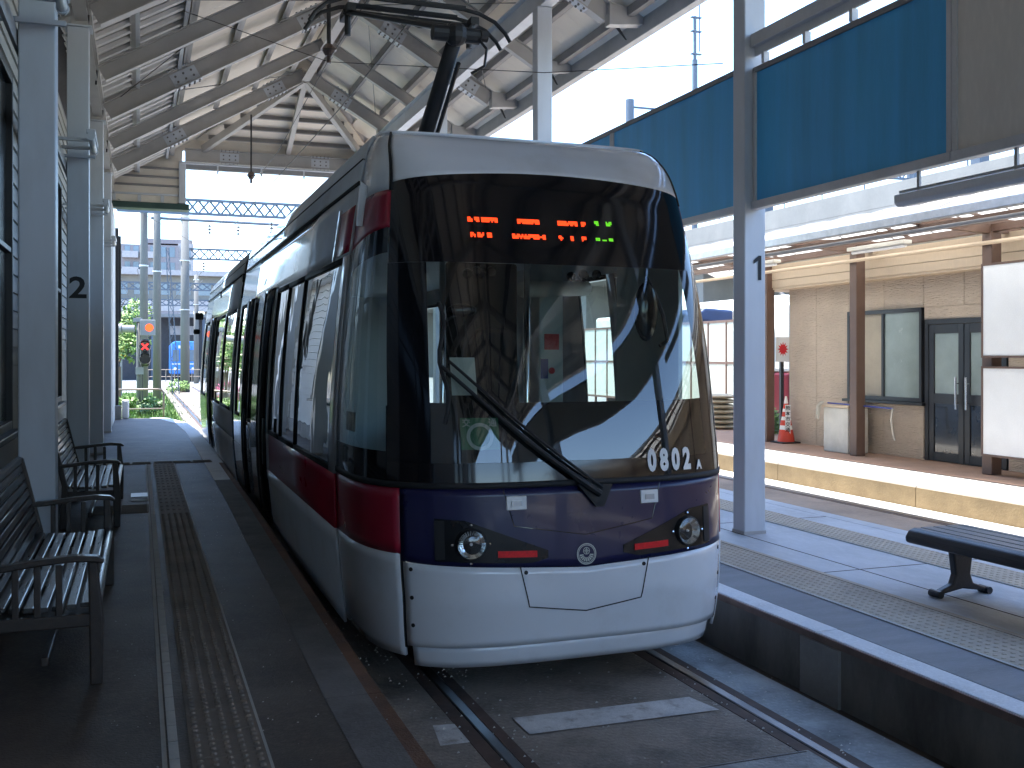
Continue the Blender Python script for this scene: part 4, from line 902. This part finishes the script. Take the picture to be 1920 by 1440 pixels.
MB().box(2.90, 3.02, 7.243, 7.249, 2.02, 2.14).build('fare_reader', 'ink_red', fbx); MB().tube((2.96, 7.249, 1.86), (2.96, 7.24, 1.86), .025, 12).build('fare_button', 'ink_red', fbx); MB().box(2.87, 2.93, 7.243, 7.249, 1.80, 1.95).build('fare_card', 'blue_plastic', fbx)
MB().tube((2.6, 6.9, 2.45), (3.4, 7.6, 2.52), .06, 12).build('air_duct', 'interior_pale', tm, smooth=True)
for k in range(8): MB().sphere((2.05+.1*(k % 4)+(.55 if k % 4 > 1 else 0), 6.3+.2*(k//4), 2.52), .035, 8, 6).build('strap_ring', 'tram_black', tm, smooth=True)
MB().box(3.515, 3.545, 6.28, 7.26, .4, 2.78).build('cab_side_trim', 'interior_pale', tm)
MB().box(1.4, 3.5, 14.2, 14.25, .4, 2.8).build('gangway_blank', 'interior_pale', tm)  # added panel across the open gangway, shuts off light from the rear car
MB().box(XC-1.12, XC-.70, 8.0, 10.2, .37, .85).box(XC-1.14, XC-1.0, 8.0, 10.2, .85, 1.35).build('seat_row', 'tank_blue', tm, bevel=.04)
mr = MB().sphere((3.20, 6.16, 2.27), .16, 14, 10, (.55, .25, 1.25)).build('cab_mirror', 'tram_black', tm, smooth=True)
MB().path([(3.20, 6.16, 2.50), (3.26, 6.17, 2.42), (3.34, 6.18, 2.25), (3.38, 6.19, 2.08), (3.32, 6.19, 2.04)], .014, 6).build('mirror_arm', 'rubber', mr)
MB().sphere((1.92, 6.2, 2.26), .10, 12, 8, (1.0, .3, .45)).build('cab_mirror', 'tram_black', tm, smooth=True)
MB().path([(1.80, 6.22, 2.18), (1.92, 6.2, 2.26), (1.95, 6.2, 2.1), (1.90, 6.2, 1.9)], .010, 6).build('mirror_arm', 'rubber', tm)
# ---- pantograph and roof gear
pg = MB().box(XC-.55, XC+.55, 9.2, 10.6, 3.46, 3.55).box(XC-.5, XC-.4, 9.3, 10.5, 3.55, 3.68).box(XC+.4, XC+.5, 9.3, 10.5, 3.55, 3.68).build('pantograph_base', 'panto', tm, bevel=.01)
la = MB().path([(XC, 9.75, 3.60), (XC, 8.95, 4.05), (XC, 8.10, 4.60)], [.075, .07, .062], 14).build('pantograph_lower_arm', 'panto', tm, smooth=True)
MB().tube((XC+.1, 9.5, 3.65), (XC+.06, 8.2, 4.42), .02, 8).build('push_rod', 'panto', la)
MB().tube((XC-.20, 8.08, 4.62), (XC+.20, 8.08, 4.62), .065, 12).sphere((XC, 8.08, 4.62), .10, 10, 8).tube((XC+.2, 8.05, 4.62), (XC+.26, 8.05, 4.62), .05, 10).build('knuckle', 'panto', la)
ua = MB()
for g in (-1, 1):
    ua.tube((XC+g*.12, 8.08, 4.66), (XC+g*.62, 9.55, 5.20), .024, 8); ua.tube((XC+g*.05, 8.1, 4.70), (XC-g*.30, 9.55, 5.18), .014, 6)
ua.tube((XC-.66, 9.55, 5.20), (XC+.66, 9.55, 5.20), .026, 8); ua.path([(XC+.16, 8.05, 4.62), (XC+.24, 8.0, 4.50), (XC+.22, 8.0, 4.36), (XC+.12, 8.05, 4.30)], .012, 6)
ua.path([(XC+.2, 8.2, 4.64), (XC+.1, 8.6, 4.86), (XC-.1, 8.9, 4.92), (XC-.15, 9.3, 5.1)], .014, 6)
ua.build('pantograph_upper_arm', 'panto', tm)
for dy in (-.14, .14):
    hd = MB().path([(XC+x, 9.62+dy, z) for x, z in ((-.98, 5.06), (-.93, 5.14), (-.82, 5.24), (-.66, 5.305), (-.5, 5.33), (.5, 5.33), (.66, 5.305), (.82, 5.24), (.93, 5.14), (.98, 5.06))], .020, 8).build('collector_horn', 'panto', tm)
    MB().box(XC-.52, XC+.52, 9.60+dy, 9.64+dy, 5.335, 5.36).build('carbon_strip', 'panto', hd)
for x in (-.6, .6): MB().box(XC+x-.04, XC+x+.04, 9.42, 9.82, 5.18, 5.25).tube((XC+x, 9.62, 5.0), (XC+x, 9.62, 5.2), .03, 8).build('head_spring', 'panto', tm)
for a, b, h in ((11.2, 13.4, .28), (16, 19, .25)): MB().box(XC-.7, XC+.7, a, b, 3.45, 3.45+h).build('roof_unit', 'tram_white', tm, bevel=.05)
MB().tube((XC+.35, 7.6, 3.45), (XC+.35, 7.6, 3.56), .09, 12, .05).build('roof_antenna', 'rubber', tm)

# ================================================================ overhead line
def wire(pts, lb, r=.007, nm='overhead_wire'): return tag(MB().path(pts, r, 5).build(nm, 'wire'), lb, 'wire')
wire([(XC, -26, 5.36), (XC+.15, 14, 5.385), (XC-.1, 27.5, 5.42), (XC, 45, 5.5), (XC, 62, 5.5)], 'contact wire running under the canopy above the tram', .008)
wire([(XC, -26, 6.0), (XC, 14.1, 6.05), (XC+.05, 20, 5.9), (XC, 27.5, 6.0), (XC, 45, 6.6), (XC, 60, 6.9)], 'carrier wire sagging above the contact wire', .006)
wire([(XC-1.9, 14.1, 6.5), (XC, 14.1, 6.02), (4.2, 10.5, 5.1), (5.3, 8.6, 4.8)], 'thin cross wire slanting behind the pantograph mast', .005)
wire([(-.5, 27.4, 5.9), (1.5, 33, 5.5), (2.3, 45, 5.4)], 'thin stay wire leaving the far eave on the left', .006)
for y, lb in ((14.1, 'insulated hanger rod under the canopy left of the pantograph'), (24.5, 'small insulated hanger rod near the hipped end of the canopy')):
    t = thing('wire_hanger', lb, 'hanger', (XC, y, 6.0))
    zt = on(XC, .3) if y < 24 else 7.6
    MB().tube((XC, y, 6.18), (XC, y, zt), .03 if y < 20 else .02, 10).build('rod', 'panto', t)
    MB().tube((XC, y, 6.18), (XC, y, 6.26), .11, 16, .05).tube((XC, y, 6.10), (XC, y, 6.17), .05, 12, .09).tube((XC, y, 6.0), (XC, y, 6.1), .03, 8).build('insulator', 'insulator', t)
# ================================================================ beyond the platform end
def leaves(mb, c, rx, ry, rz_, n, size, seed, clumps=9):
    random.seed(seed); cs = []
    for i in range(clumps):
        v = Vector((random.gauss(0,1), random.gauss(0,1), random.gauss(0,1))).normalized()*random.uniform(.35,.85); cs.append((v, random.uniform(.28,.5)))
    for i in range(n):
        v, r = random.choice(cs); d = Vector((random.gauss(0,1), random.gauss(0,1), random.gauss(0,1))).normalized()*r*random.random()**.4
        q = v+d; p = Vector(c)+Vector((q.x*rx, q.y*ry, q.z*rz_)); a = Vector((random.gauss(0,1), random.gauss(0,1), random.gauss(0,.7))).normalized(); b = a.orthogonal().normalized(); s = size*random.uniform(.6,1.4)
        mb.add([p-a*s, p+b*s*.5, p+a*s, p-b*s*.5], [(0,1,2,3)])
def tree(name, loc, h, r, seed, label, mat='leaf_a', n=2600, trunk=.12, size=.12):
    t = thing(name, label, 'tree', loc); x, y, z = loc; random.seed(seed)
    MB().path([(x, y, z), (x+.05, y, z+h*.3), (x-.05, y+.05, z+h*.65)], [trunk, trunk*.8, trunk*.4], 8).build('trunk', 'bark', t)
    lb = MB()
    for i in range(6): a = i*1.05; lb.path([(x, y, z+h*(.25+.05*i)), (x+r*.4*math.cos(a), y+r*.4*math.sin(a), z+h*(.45+.06*i)), (x+r*.7*math.cos(a), y+r*.7*math.sin(a), z+h*(.55+.06*i))], [trunk*.4, trunk*.25, .01], 5)
    lb.build('branch', 'bark', t)
    m_ = MB(); leaves(m_, (x, y, z+h*.62), r, r, h*.42, n, size, seed); m_.build('crown', mat, t, fix=False); return t
tree('leafy_tree', (-1.2, 46, -.1), 5.2, 1.9, 3, 'bright green leafy tree beyond the left platform end', 'leaf_b', 3200, size=.10)
tree('dark_tree', (-5.5, 66, -.1), 6.0, 3.0, 5, 'darker green tree behind the leafy tree at left', 'leaf_a', 2000, size=.16)
def bush(loc, rx, rz_, seed, label, mat, n=900, size=.06):
    t = thing('shrub', label, 'shrub', loc); m_ = MB(); leaves(m_, (loc[0], loc[1], loc[2]+rz_*.8), rx, rx*.8, rz_, n, size, seed, 7); m_.build('foliage', mat, t, fix=False)
    s = MB()
    for k in range(4): s.path([loc, (loc[0]+rx*.4*math.cos(k*1.6), loc[1]+rx*.4*math.sin(k*1.6), loc[2]+rz_)], [.02, .008], 5)
    s.build('stem', 'bark', t)
bush((-.35, 36.3, -.1), .55, .42, 11, 'low green shrub behind the guard rail at its left end', 'leaf_b'); bush((.45, 37.2, -.1), .6, .38, 12, 'low green shrub behind the guard rail beside the signal pole', 'leaf_a')
bush((2.1, 58.6, -.1), .7, .5, 13, 'small green shrub at the foot of the concrete pole without cross arm', 'leaf_b', 500)
bush((-1.7, 50.5, -.1), .8, .7, 14, 'pink flowering shrub below the leafy tree', 'flower', 500)
bush((12.45, 18.8, .0), .5, .8, 15, 'green shrub beside the traffic cone behind the building corner', 'leaf_b', 900)
random.seed(21); gm = MB()
for i in range(9000):
    x = random.uniform(-3.2, 1.9)+random.uniform(0, .5); y = 31.2+29*random.random()**1.3
    if x > 1.1+ (y-31)*.02 and random.random() < .8: continue
    h = random.uniform(.06, .28); a = random.uniform(0, 6.28); w = random.uniform(.012, .03); dx, dy = math.cos(a)*w, math.sin(a)*w
    gm.add([(x-dx, y-dy, -.12), (x+dx, y+dy, -.12), (x+random.uniform(-.08,.08), y+random.uniform(-.08,.08), -.12+h)], [(0,1,2)])
tag(gm.build('grass', 'grass_a', fix=False), 'uneven grass beyond the end of the left platform', 'grass', kind='stuff')
struct('verge', MB().box(-6, 1.4, 30.6, 62, -.119, -.105), 'grass_a')
t = thing('guard_rail', 'brown tubular guard rail closing the far end of the left platform', 'railing', (.1, 31.5, -.1))
MB().path([(-.62, 31.2, 1.02), (.50, 31.2, 1.02), (.60, 31.2, 1.0), (.655, 31.2, .92), (.66, 31.2, .80), (.66, 31.2, -.1)], .03, 10).build('top_rail', 'guard_steel', t, smooth=True)
MB().tube((-.62, 31.2, .46), (.66, 31.2, .46), .02, 8).build('mid_rail', 'guard_steel', t); MB().tube((-.6, 31.2, -.1), (-.6, 31.2, 1.0), .028, 8).build('post', 'guard_steel', t)
# signal
t = thing('tram_signal', 'two lamp tram signal with a red cross and a lit amber lamp above', 'signal', (-.02, 37.6, -.1)); sx_, sy_ = -.02, 37.4
MB().tube((sx_, sy_, -.1), (sx_, sy_, 3.3), .075, 12).build('pole', 'pole_concrete', t, smooth=True); MB().path([(sx_+.12, sy_-.05, -.1), (sx_+.12, sy_-.05, 1.6), (sx_+.05, sy_-.1, 1.9)], .02, 6).build('cable', 'wire', t)
hd = MB().box(.02, .34, sy_-.32, sy_-.08, 1.62, 2.55).build('signal_head', 'frame_black', t, bevel=.08)
x0 = .18
for z, on_ in ((2.30, True), (1.87, False)):
    MB().tube((x0, sy_-.33, z), (x0, sy_-.62, z+.03), .20, 16, .19, caps=False).build('visor', 'frame_black', hd, solid=.008)
    MB().disc((x0, sy_-.335, z), (0,-1,0), .17, 20).build('lens', 'dark_room', hd, fix=False)
    if on_:
        MB().bar((x0-.10, sy_-.345, z-.10), (x0+.10, sy_-.345, z+.10), .05, .006, up=(0,1,0)).bar((x0-.10, sy_-.35, z+.10), (x0+.10, sy_-.35, z-.10), .05, .006, up=(0,1,0)).build('red_cross', 'signal_red', hd)
ab = MB().box(.02, .52, sy_-.25, sy_-.05, 2.68, 3.22).build('amber_box', 'signal_grey', t, bevel=.02)
MB().disc((.32, sy_-.26, 2.95), (0,-1,0), .13, 18).build('amber_lamp', 'signal_amber', ab, fix=False)
MB().tube((-.15, sy_-.3, 2.9), (-.55, sy_-.25, 2.9), .13, 14).tube((-.55, sy_-.25, 2.9), (-.78, sy_-.2, 2.9), .17, 14, .19).build('side_lamp', 'signal_grey', t)
MB().box(-.2, .1, sy_-.15, sy_+.1, 3.15, 3.28).box(-.12, .14, sy_-.2, sy_+.1, 1.35, 1.6).build('bracket', 'signal_grey', t)
# poles, beams and gantries of the overhead line
def cpole(x, y, h, r, label):
    t = thing('concrete_pole', label, 'pole', (x, y, -.12), 'concrete line poles beyond the canopy')
    MB().tube((x, y, -.12), (x, y, h), r, 14, r*.8).build('shaft', 'pole_concrete', t, smooth=True)
    for z in (h*.45, h*.72, h-.4): MB().tube((x, y, z), (x, y, z+.06), r*1.06, 14).build('band', 'galvanised', t)
    return t
cpole(.17, 42.7, 12.2, .165, 'thick concrete pole directly behind the tram signal'); cpole(.77, 50, 13, .19, 'concrete pole right of the signal carrying the horizontal pipe')
cpole(2.37, 59.2, 10, .26, 'concrete pole between the lattice mast and the tram'); cpole(4.1, 82, 8.2, .2, 'thin far concrete pole just left of the tram end')
cpole(-2.6, 70, 8.5, .22, 'concrete pole behind the leafy tree')
t = thing('lattice_mast', 'thin leaning lattice mast right of the concrete poles', 'mast', (1.5, 56, -.1))
for dx in (0, .34): MB().bar((1.62+dx, 56, -.1), (1.30+dx*.4, 56, 7.6), .05, .05).build('chord', 'lattice_steel', t)
for i in range(16):
    f, g = i/16, (i+1)/16; a = (1.62-.32*f+(.34-.2*f if i % 2 else 0), 56, -.1+7.7*f); b = (1.62-.32*g+(0 if i % 2 else .34-.2*g), 56, -.1+7.7*g); MB().bar(a, b, .03, .03).build('brace', 'lattice_steel', t)
def gantry(y, x0, x1, z0, z1, label, n):
    t = thing('lattice_gantry', label, 'gantry', ((x0+x1)/2, y, z0), 'lattice gantries over the tracks')
    for z in (z0, z1): MB().box(x0, x1, y-.06, y+.06, z-.05, z+.05).build('chord', 'lattice_steel', t)
    for i in range(n):
        a = x0+(x1-x0)*i/n; b = x0+(x1-x0)*(i+1)/n
        MB().bar((a, y-.04, z0), (b, y-.04, z1), .075, .05, up=(0,1,0)).build('brace', 'lattice_steel', t); MB().bar((a, y+.04, z1), (b, y+.04, z0), .075, .05, up=(0,1,0)).build('brace', 'lattice_steel', t)
    return t
gantry(42, -.8, 14.5, 7.56, 8.1, 'nearest lattice gantry seen under the canopy end', 36); gantry(60, 2.2, 20, 7.42, 7.98, 'second lattice gantry, lower in view than the nearest', 36)
gantry(80, -4, 22, 6.9, 7.4, 'third lattice gantry far down the line', 40); gantry(98, -4, 24, 6.6, 7.1, 'fourth and farthest lattice gantry', 40)
tag(MB().tube((.5, 50, 8.35), (16, 50, 8.15), .07, 8).build('cross_pipe', 'lattice_steel'), 'long horizontal pipe between the first two gantries', 'pipe')
for i, (x, y, z) in enumerate(((5.0, 42, 7.4), (3.1, 50, 8.2), (4.4, 50, 8.2), (3.4, 60, 7.3), (6.5, 60, 7.3))):
    t = thing('line_insulator', ['insulator string under the nearest gantry', 'left insulator under the long pipe', 'right insulator under the long pipe', 'left insulator under the second gantry', 'right insulator under the second gantry'][i], 'insulator', (x, y, z-.6))
    for k in range(3): MB().tube((x, y, z-.15-.16*k), (x, y, z-.08-.16*k), .12, 10, .04).build('disc', 'insulator', t)
    MB().tube((x, y, z-.6), (x, y, z), .02, 6).build('pin', 'wire', t)
random.seed(5)
for i in range(12):
    z = 5.6+random.uniform(0, 1.4); x = -1+i*.9
    wire([(x, 62, z), (x+random.uniform(-.6,.6), 80, z-.25), (x+random.uniform(-1,1), 100, z)], '%s thin overhead wire in the web before the depot' % ['leftmost', 'second from the left', 'third from the left', 'fourth from the left', 'fifth from the left', 'sixth from the left', 'sixth from the right', 'fifth from the right', 'fourth from the right', 'third from the right', 'second from the right', 'rightmost'][i], .016)['group'] = 'wires before the depot'
wire([(XC, 45, 5.5), (4, 60, 7.3), (9, 80, 7)], 'slack wire from the nearest gantry to the second', .012)
# depot shed and old blue tram
t = thing('depot_shed', 'dark open depot shed behind the old blue tram', 'shed', (3, 97, -.1))
MB().box(-3, 9.5, 97, 104, -.1, 5.4).build('interior_wall', 'shed_dark', t); MB().box(-3.3, 10, 94.5, 104, 5.41, 5.7).build('roof', 'viaduct', t)
for x in (-3, 1.1, 5.4, 9.4): MB().box(x-.12, x+.12, 95, 95.3, -.1, 5.4).build('post', 'lattice_steel', t)
for a in ((2.6, 3.5), (3.8, 4.7)): MB().box(a[0], a[1], 96.9, 96.98, 3.9, 4.7).build('window', 'apartment_pale', t)
bt = thing('blue_tram', 'old blue tram parked in front of the depot', 'tram', (3.5, 92, -.1))
MB().prism([(2.42, 88, .5), (4.5, 88, .5), (4.5, 88, 2.9), (4.2, 88, 3.2), (2.72, 88, 3.2), (2.42, 88, 2.9)], (0, 6, 0)).build('body', 'old_tram_blue', bt, bevel=.08)
for a, b in ((2.55, 3.05), (3.15, 3.78), (3.88, 4.38)):
    MB().box(a, b, 87.93, 87.99, 1.55, 2.5).build('window', 'window_far', bt)
MB().box(2.5, 4.42, 87.95, 87.99, 1.30, 1.38).build('belt', 'old_tram_cream', bt); MB().box(3.0, 3.9, 87.93, 87.99, 2.62, 2.85).build('destination_box', 'old_tram_cream', bt)
for x in (2.75, 4.15): MB().disc((x, 87.92, .95), (0,-1,0), .12, 12).build('headlight', 'white_board', bt, fix=False)
MB().box(2.5, 4.4, 88.2, 93.8, -.05, .5).build('underframe', 'underframe', bt); MB().box(2.3, 4.6, 87.7, 88, .3, .5).build('fender', 'underframe', bt)
MB().path([(3.4, 90, 3.2), (3.4, 90.6, 4.2), (3.4, 90, 5.2)], .04, 6).build('pantograph', 'panto', bt)
# viaduct station and apartment block
def facade(t, x0, x1, y, z0, z1, nx, nz, wmat, frac=(.6, .6), parent=None):
    for i in range(nx):
        for k in range(nz):
            a = x0+(x1-x0)*(i+.5-frac[0]/2)/nx; b = a+(x1-x0)*frac[0]/nx; c = z0+(z1-z0)*(k+.5-frac[1]/2)/nz; d = c+(z1-z0)*frac[1]/nz
            MB().box(a, b, y-.06, y, c, d).build('window', wmat, t)
t = thing('viaduct_station', 'long pale elevated station building crossing behind the depot', 'building', (10, 125, -.1))
MB().box(-6, 40, 125, 135, 7.6, 11.3).build('wall', 'viaduct', t); MB().box(-6.5, 40.5, 124, 136, 11.31, 11.9).build('roof', 'apartment_pale', t); MB().box(-6, 40, 124.4, 124.9, 7.2, 8.4).build('parapet', 'apartment_pale', t)
facade(t, -5.5, 22, 125, 8.6, 10.9, 12, 1, 'window_far', (.7, .6))
for x in (-5, 8, 22, 36): MB().box(x-.6, x+.6, 127, 129, -.1, 7.6).build('pier', 'viaduct', t)
t = thing('apartment_block', 'grey apartment block with balconies behind the elevated station', 'building', (3, 190, -.1))
MB().box(-3.2, 6.5, 190, 204, -.1, 21.5).build('wall', 'apartment', t); MB().box(6.5, 9.1, 191, 204, -.1, 22).build('wall', 'apartment_pale', t); MB().box(1, 9, 192, 203, 22.0, 22.8).build('roof', 'apartment', t)
for k in range(3):
    z = 13.6+k*2.75
    for a, b in ((-2.8, -.2), (.1, 2.7)): MB().box(a, b, 188.9, 189.95, z, z+1.1).build('balcony', 'apartment_pale', t)
    for a in (-2.4, -1.0, .5, 1.8, 3.6, 5.0): MB().box(a, a+.9, 189.9, 189.98, z+.3, z+2.1).build('window', 'window_far', t)
    MB().box(7.0, 8.6, 190.9, 190.98, z+.3, z+2.0).build('window', 'window_far', t)
# yellow sign and brick wall by the tree
t = thing('yellow_sign', 'small yellow sign on a post under the leafy tree', 'sign', (-.7, 52, -.1)); MB().box(-.98, -.62, 51.95, 52, 1.9, 2.9).build('plate', 'yellow_sign', t); MB().tube((-.8, 52.05, -.1), (-.8, 52.05, 2.9), .04, 8).build('post', 'signal_grey', t)
t = thing('low_fence', 'low brown fence below the yellow sign', 'fence', (-2, 50, -.1))
for i in range(7): MB().box(-3.6+i*.42, -3.3+i*.42, 49.7, 49.8, -.1, 1.5).build('board', 'brown_steel', t)
t = thing('track_fence', 'thin steel railing in front of the blue tram', 'railing', (3, 78, -.1))
for i in range(7): MB().tube((.6+i*.6, 78, -.1), (.6+i*.6, 78, 1.0), .03, 6).build('post', 'guard_steel', t)
for z in (.5, 1.0): MB().tube((.6, 78, z), (4.2, 78, z), .025, 6).build('rail', 'guard_steel', t)

t = thing('reflection_blocker', 'low grey wall added unseen behind the viewer to block ground reflections', 'wall', (4, -30, -.1))  # unseen wall added to keep bright ground out of the tram's reflections
MB().box(-8, 24, -30.4, -30, -.119, 3.3).build('wall', 'wall_concrete', t); MB().box(-8.1, 24.1, -30.5, -29.9, 3.301, 3.45).build('coping', 'concrete', t)
# ================================================================ behind the far platform, right
t = thing('viaduct', 'concrete railway viaduct with parapet behind the far platform', 'viaduct', (27, 40, -.1))
MB().box(25, 33, -30, 160, 6.3, 7.3).build('deck', 'viaduct', t); MB().box(25, 25.25, -30, 160, 7.31, 8.1).build('parapet', 'viaduct', t)
for k in range(8): MB().box(26, 31, 2+k*14, 3.6+k*14, -.1, 6.3).build('pier', 'viaduct', t)
for k in range(28): MB().tube((25.1, 6+k*2.5, 8.1), (25.1, 6+k*2.5, 9.0), .03, 5).build('railing_post', 'lattice_steel', t)
for z in (8.5, 9.0): MB().tube((25.1, 5, z), (25.1, 75, z), .025, 5).build('railing', 'lattice_steel', t)
def boxtruss(x0, x1, y, z, lb):
    t = thing('truss_beam', lb, 'truss', ((x0+x1)/2, y, z), 'catenary trusses over the viaduct')
    for dz in (0, .7): MB().box(x0, x1, y-.07, y+.07, z+dz-.05, z+dz+.05).build('chord', 'lattice_steel', t)
    n = 12
    for i in range(n):
        a = x0+(x1-x0)*i/n; b = x0+(x1-x0)*(i+1)/n; q = (0, .7) if i % 2 else (.7, 0); MB().bar((a, y, z+q[0]), (b, y, z+q[1]), .05, .08, up=(0,1,0)).build('brace', 'lattice_steel', t)
    for x in (x0, x1): MB().box(x-.2, x+.2, y-.2, y+.2, 7.3, z+3).build('leg', 'lattice_steel', t)
boxtruss(25.6, 33.5, 38, 10.1, 'catenary truss over the viaduct seen under the large blue signboard'); boxtruss(25.6, 33.5, 26, 11.4, 'nearer catenary truss over the viaduct at the right edge')
t = thing('antenna_mast', 'tall thin antenna mast against the sky above the blue signboard', 'antenna', (30, 51.7, -.1))
MB().tube((30, 51.7, -.1), (30, 51.7, 19), .18, 10, .16).build('mast', 'lattice_steel', t); MB().tube((30, 51.7, 19), (30, 51.7, 21.5), .10, 8).build('upper_mast', 'lattice_steel', t); MB().tube((30.3, 51.7, 19.5), (30.3, 51.7, 27), .035, 6).build('whip', 'lattice_steel', t)
for z in (19.3, 20.6, 21.4): MB().box(29.75, 30.4, 51.6, 51.8, z, z+.07).build('bracket', 'lattice_steel', t)
t = thing('sky_pole', 'pale pole with a short arm above the blue signboard', 'pole', (20, 40, -.1))
MB().tube((20, 40, -.1), (20, 40, 13.1), .19, 12).build('shaft', 'lattice_steel', t); MB().box(20, 21.4, 39.95, 40.05, 12.75, 12.83).build('arm', 'lattice_steel', t); MB().tube((21.35, 40, 12.0), (21.35, 40, 12.75), .05, 6).build('insulator', 'insulator', t)
# parked cream and maroon tram with rooftop gear, glimpsed between post and building
ot = thing('maroon_tram', 'parked old cream and maroon tram glimpsed behind the building corner', 'tram', (17, 26, -.1))
MB().box(15.6, 18, 22.2, 34, 1.55, 3.35).build('upper_body', 'old_tram_cream', ot, bevel=.1); MB().box(15.58, 18.02, 22.18, 34, .5, 1.545).build('lower_body', 'old_tram_maroon', ot, bevel=.06)
for a, b in ((15.72, 16.3), (16.4, 17.2), (17.3, 17.9)): MB().box(a, b, 22.12, 22.19, 1.7, 2.75).build('window', 'window_far', ot)
for k in range(7): MB().box(15.52, 15.59, 22.8+k*1.55, 23.9+k*1.55, 1.75, 2.7).build('window', 'window_far', ot)
MB().box(15.8, 17.8, 22.6, 33.5, -.1, .5).build('underframe', 'underframe', ot); MB().box(16.0, 17.6, 23, 30, 3.36, 3.6).build('roof_unit', 'old_tram_cream', ot, bevel=.05)
MB().path([(16.8, 24, 3.6), (16.8, 25.2, 4.3), (16.8, 24.2, 4.9)], .05, 6).tube((15.9, 24.2, 4.9), (17.7, 24.2, 4.9), .03, 6).build('pantograph', 'panto', ot)
t = thing('blue_roof_unit', 'blue tarpaulin covered equipment above the frosted screen', 'equipment', (15.2, 25.4, -.1))
MB().prism([(14.5, 24.6, 2.95), (15.5, 24.6, 2.8), (15.5, 24.6, 3.25), (14.6, 24.6, 3.3), (14.4, 24.6, 3.15)], (0, 2.2, 0)).build('cover', 'tank_blue', t, bevel=.06)
for x in (14.55, 15.45): MB().box(x-.05, x+.05, 24.7, 24.8, -.1, 2.9).box(x-.05, x+.05, 26.6, 26.7, -.1, 2.9).build('leg', 'lattice_steel', t)
bpy.context.view_layer.update()
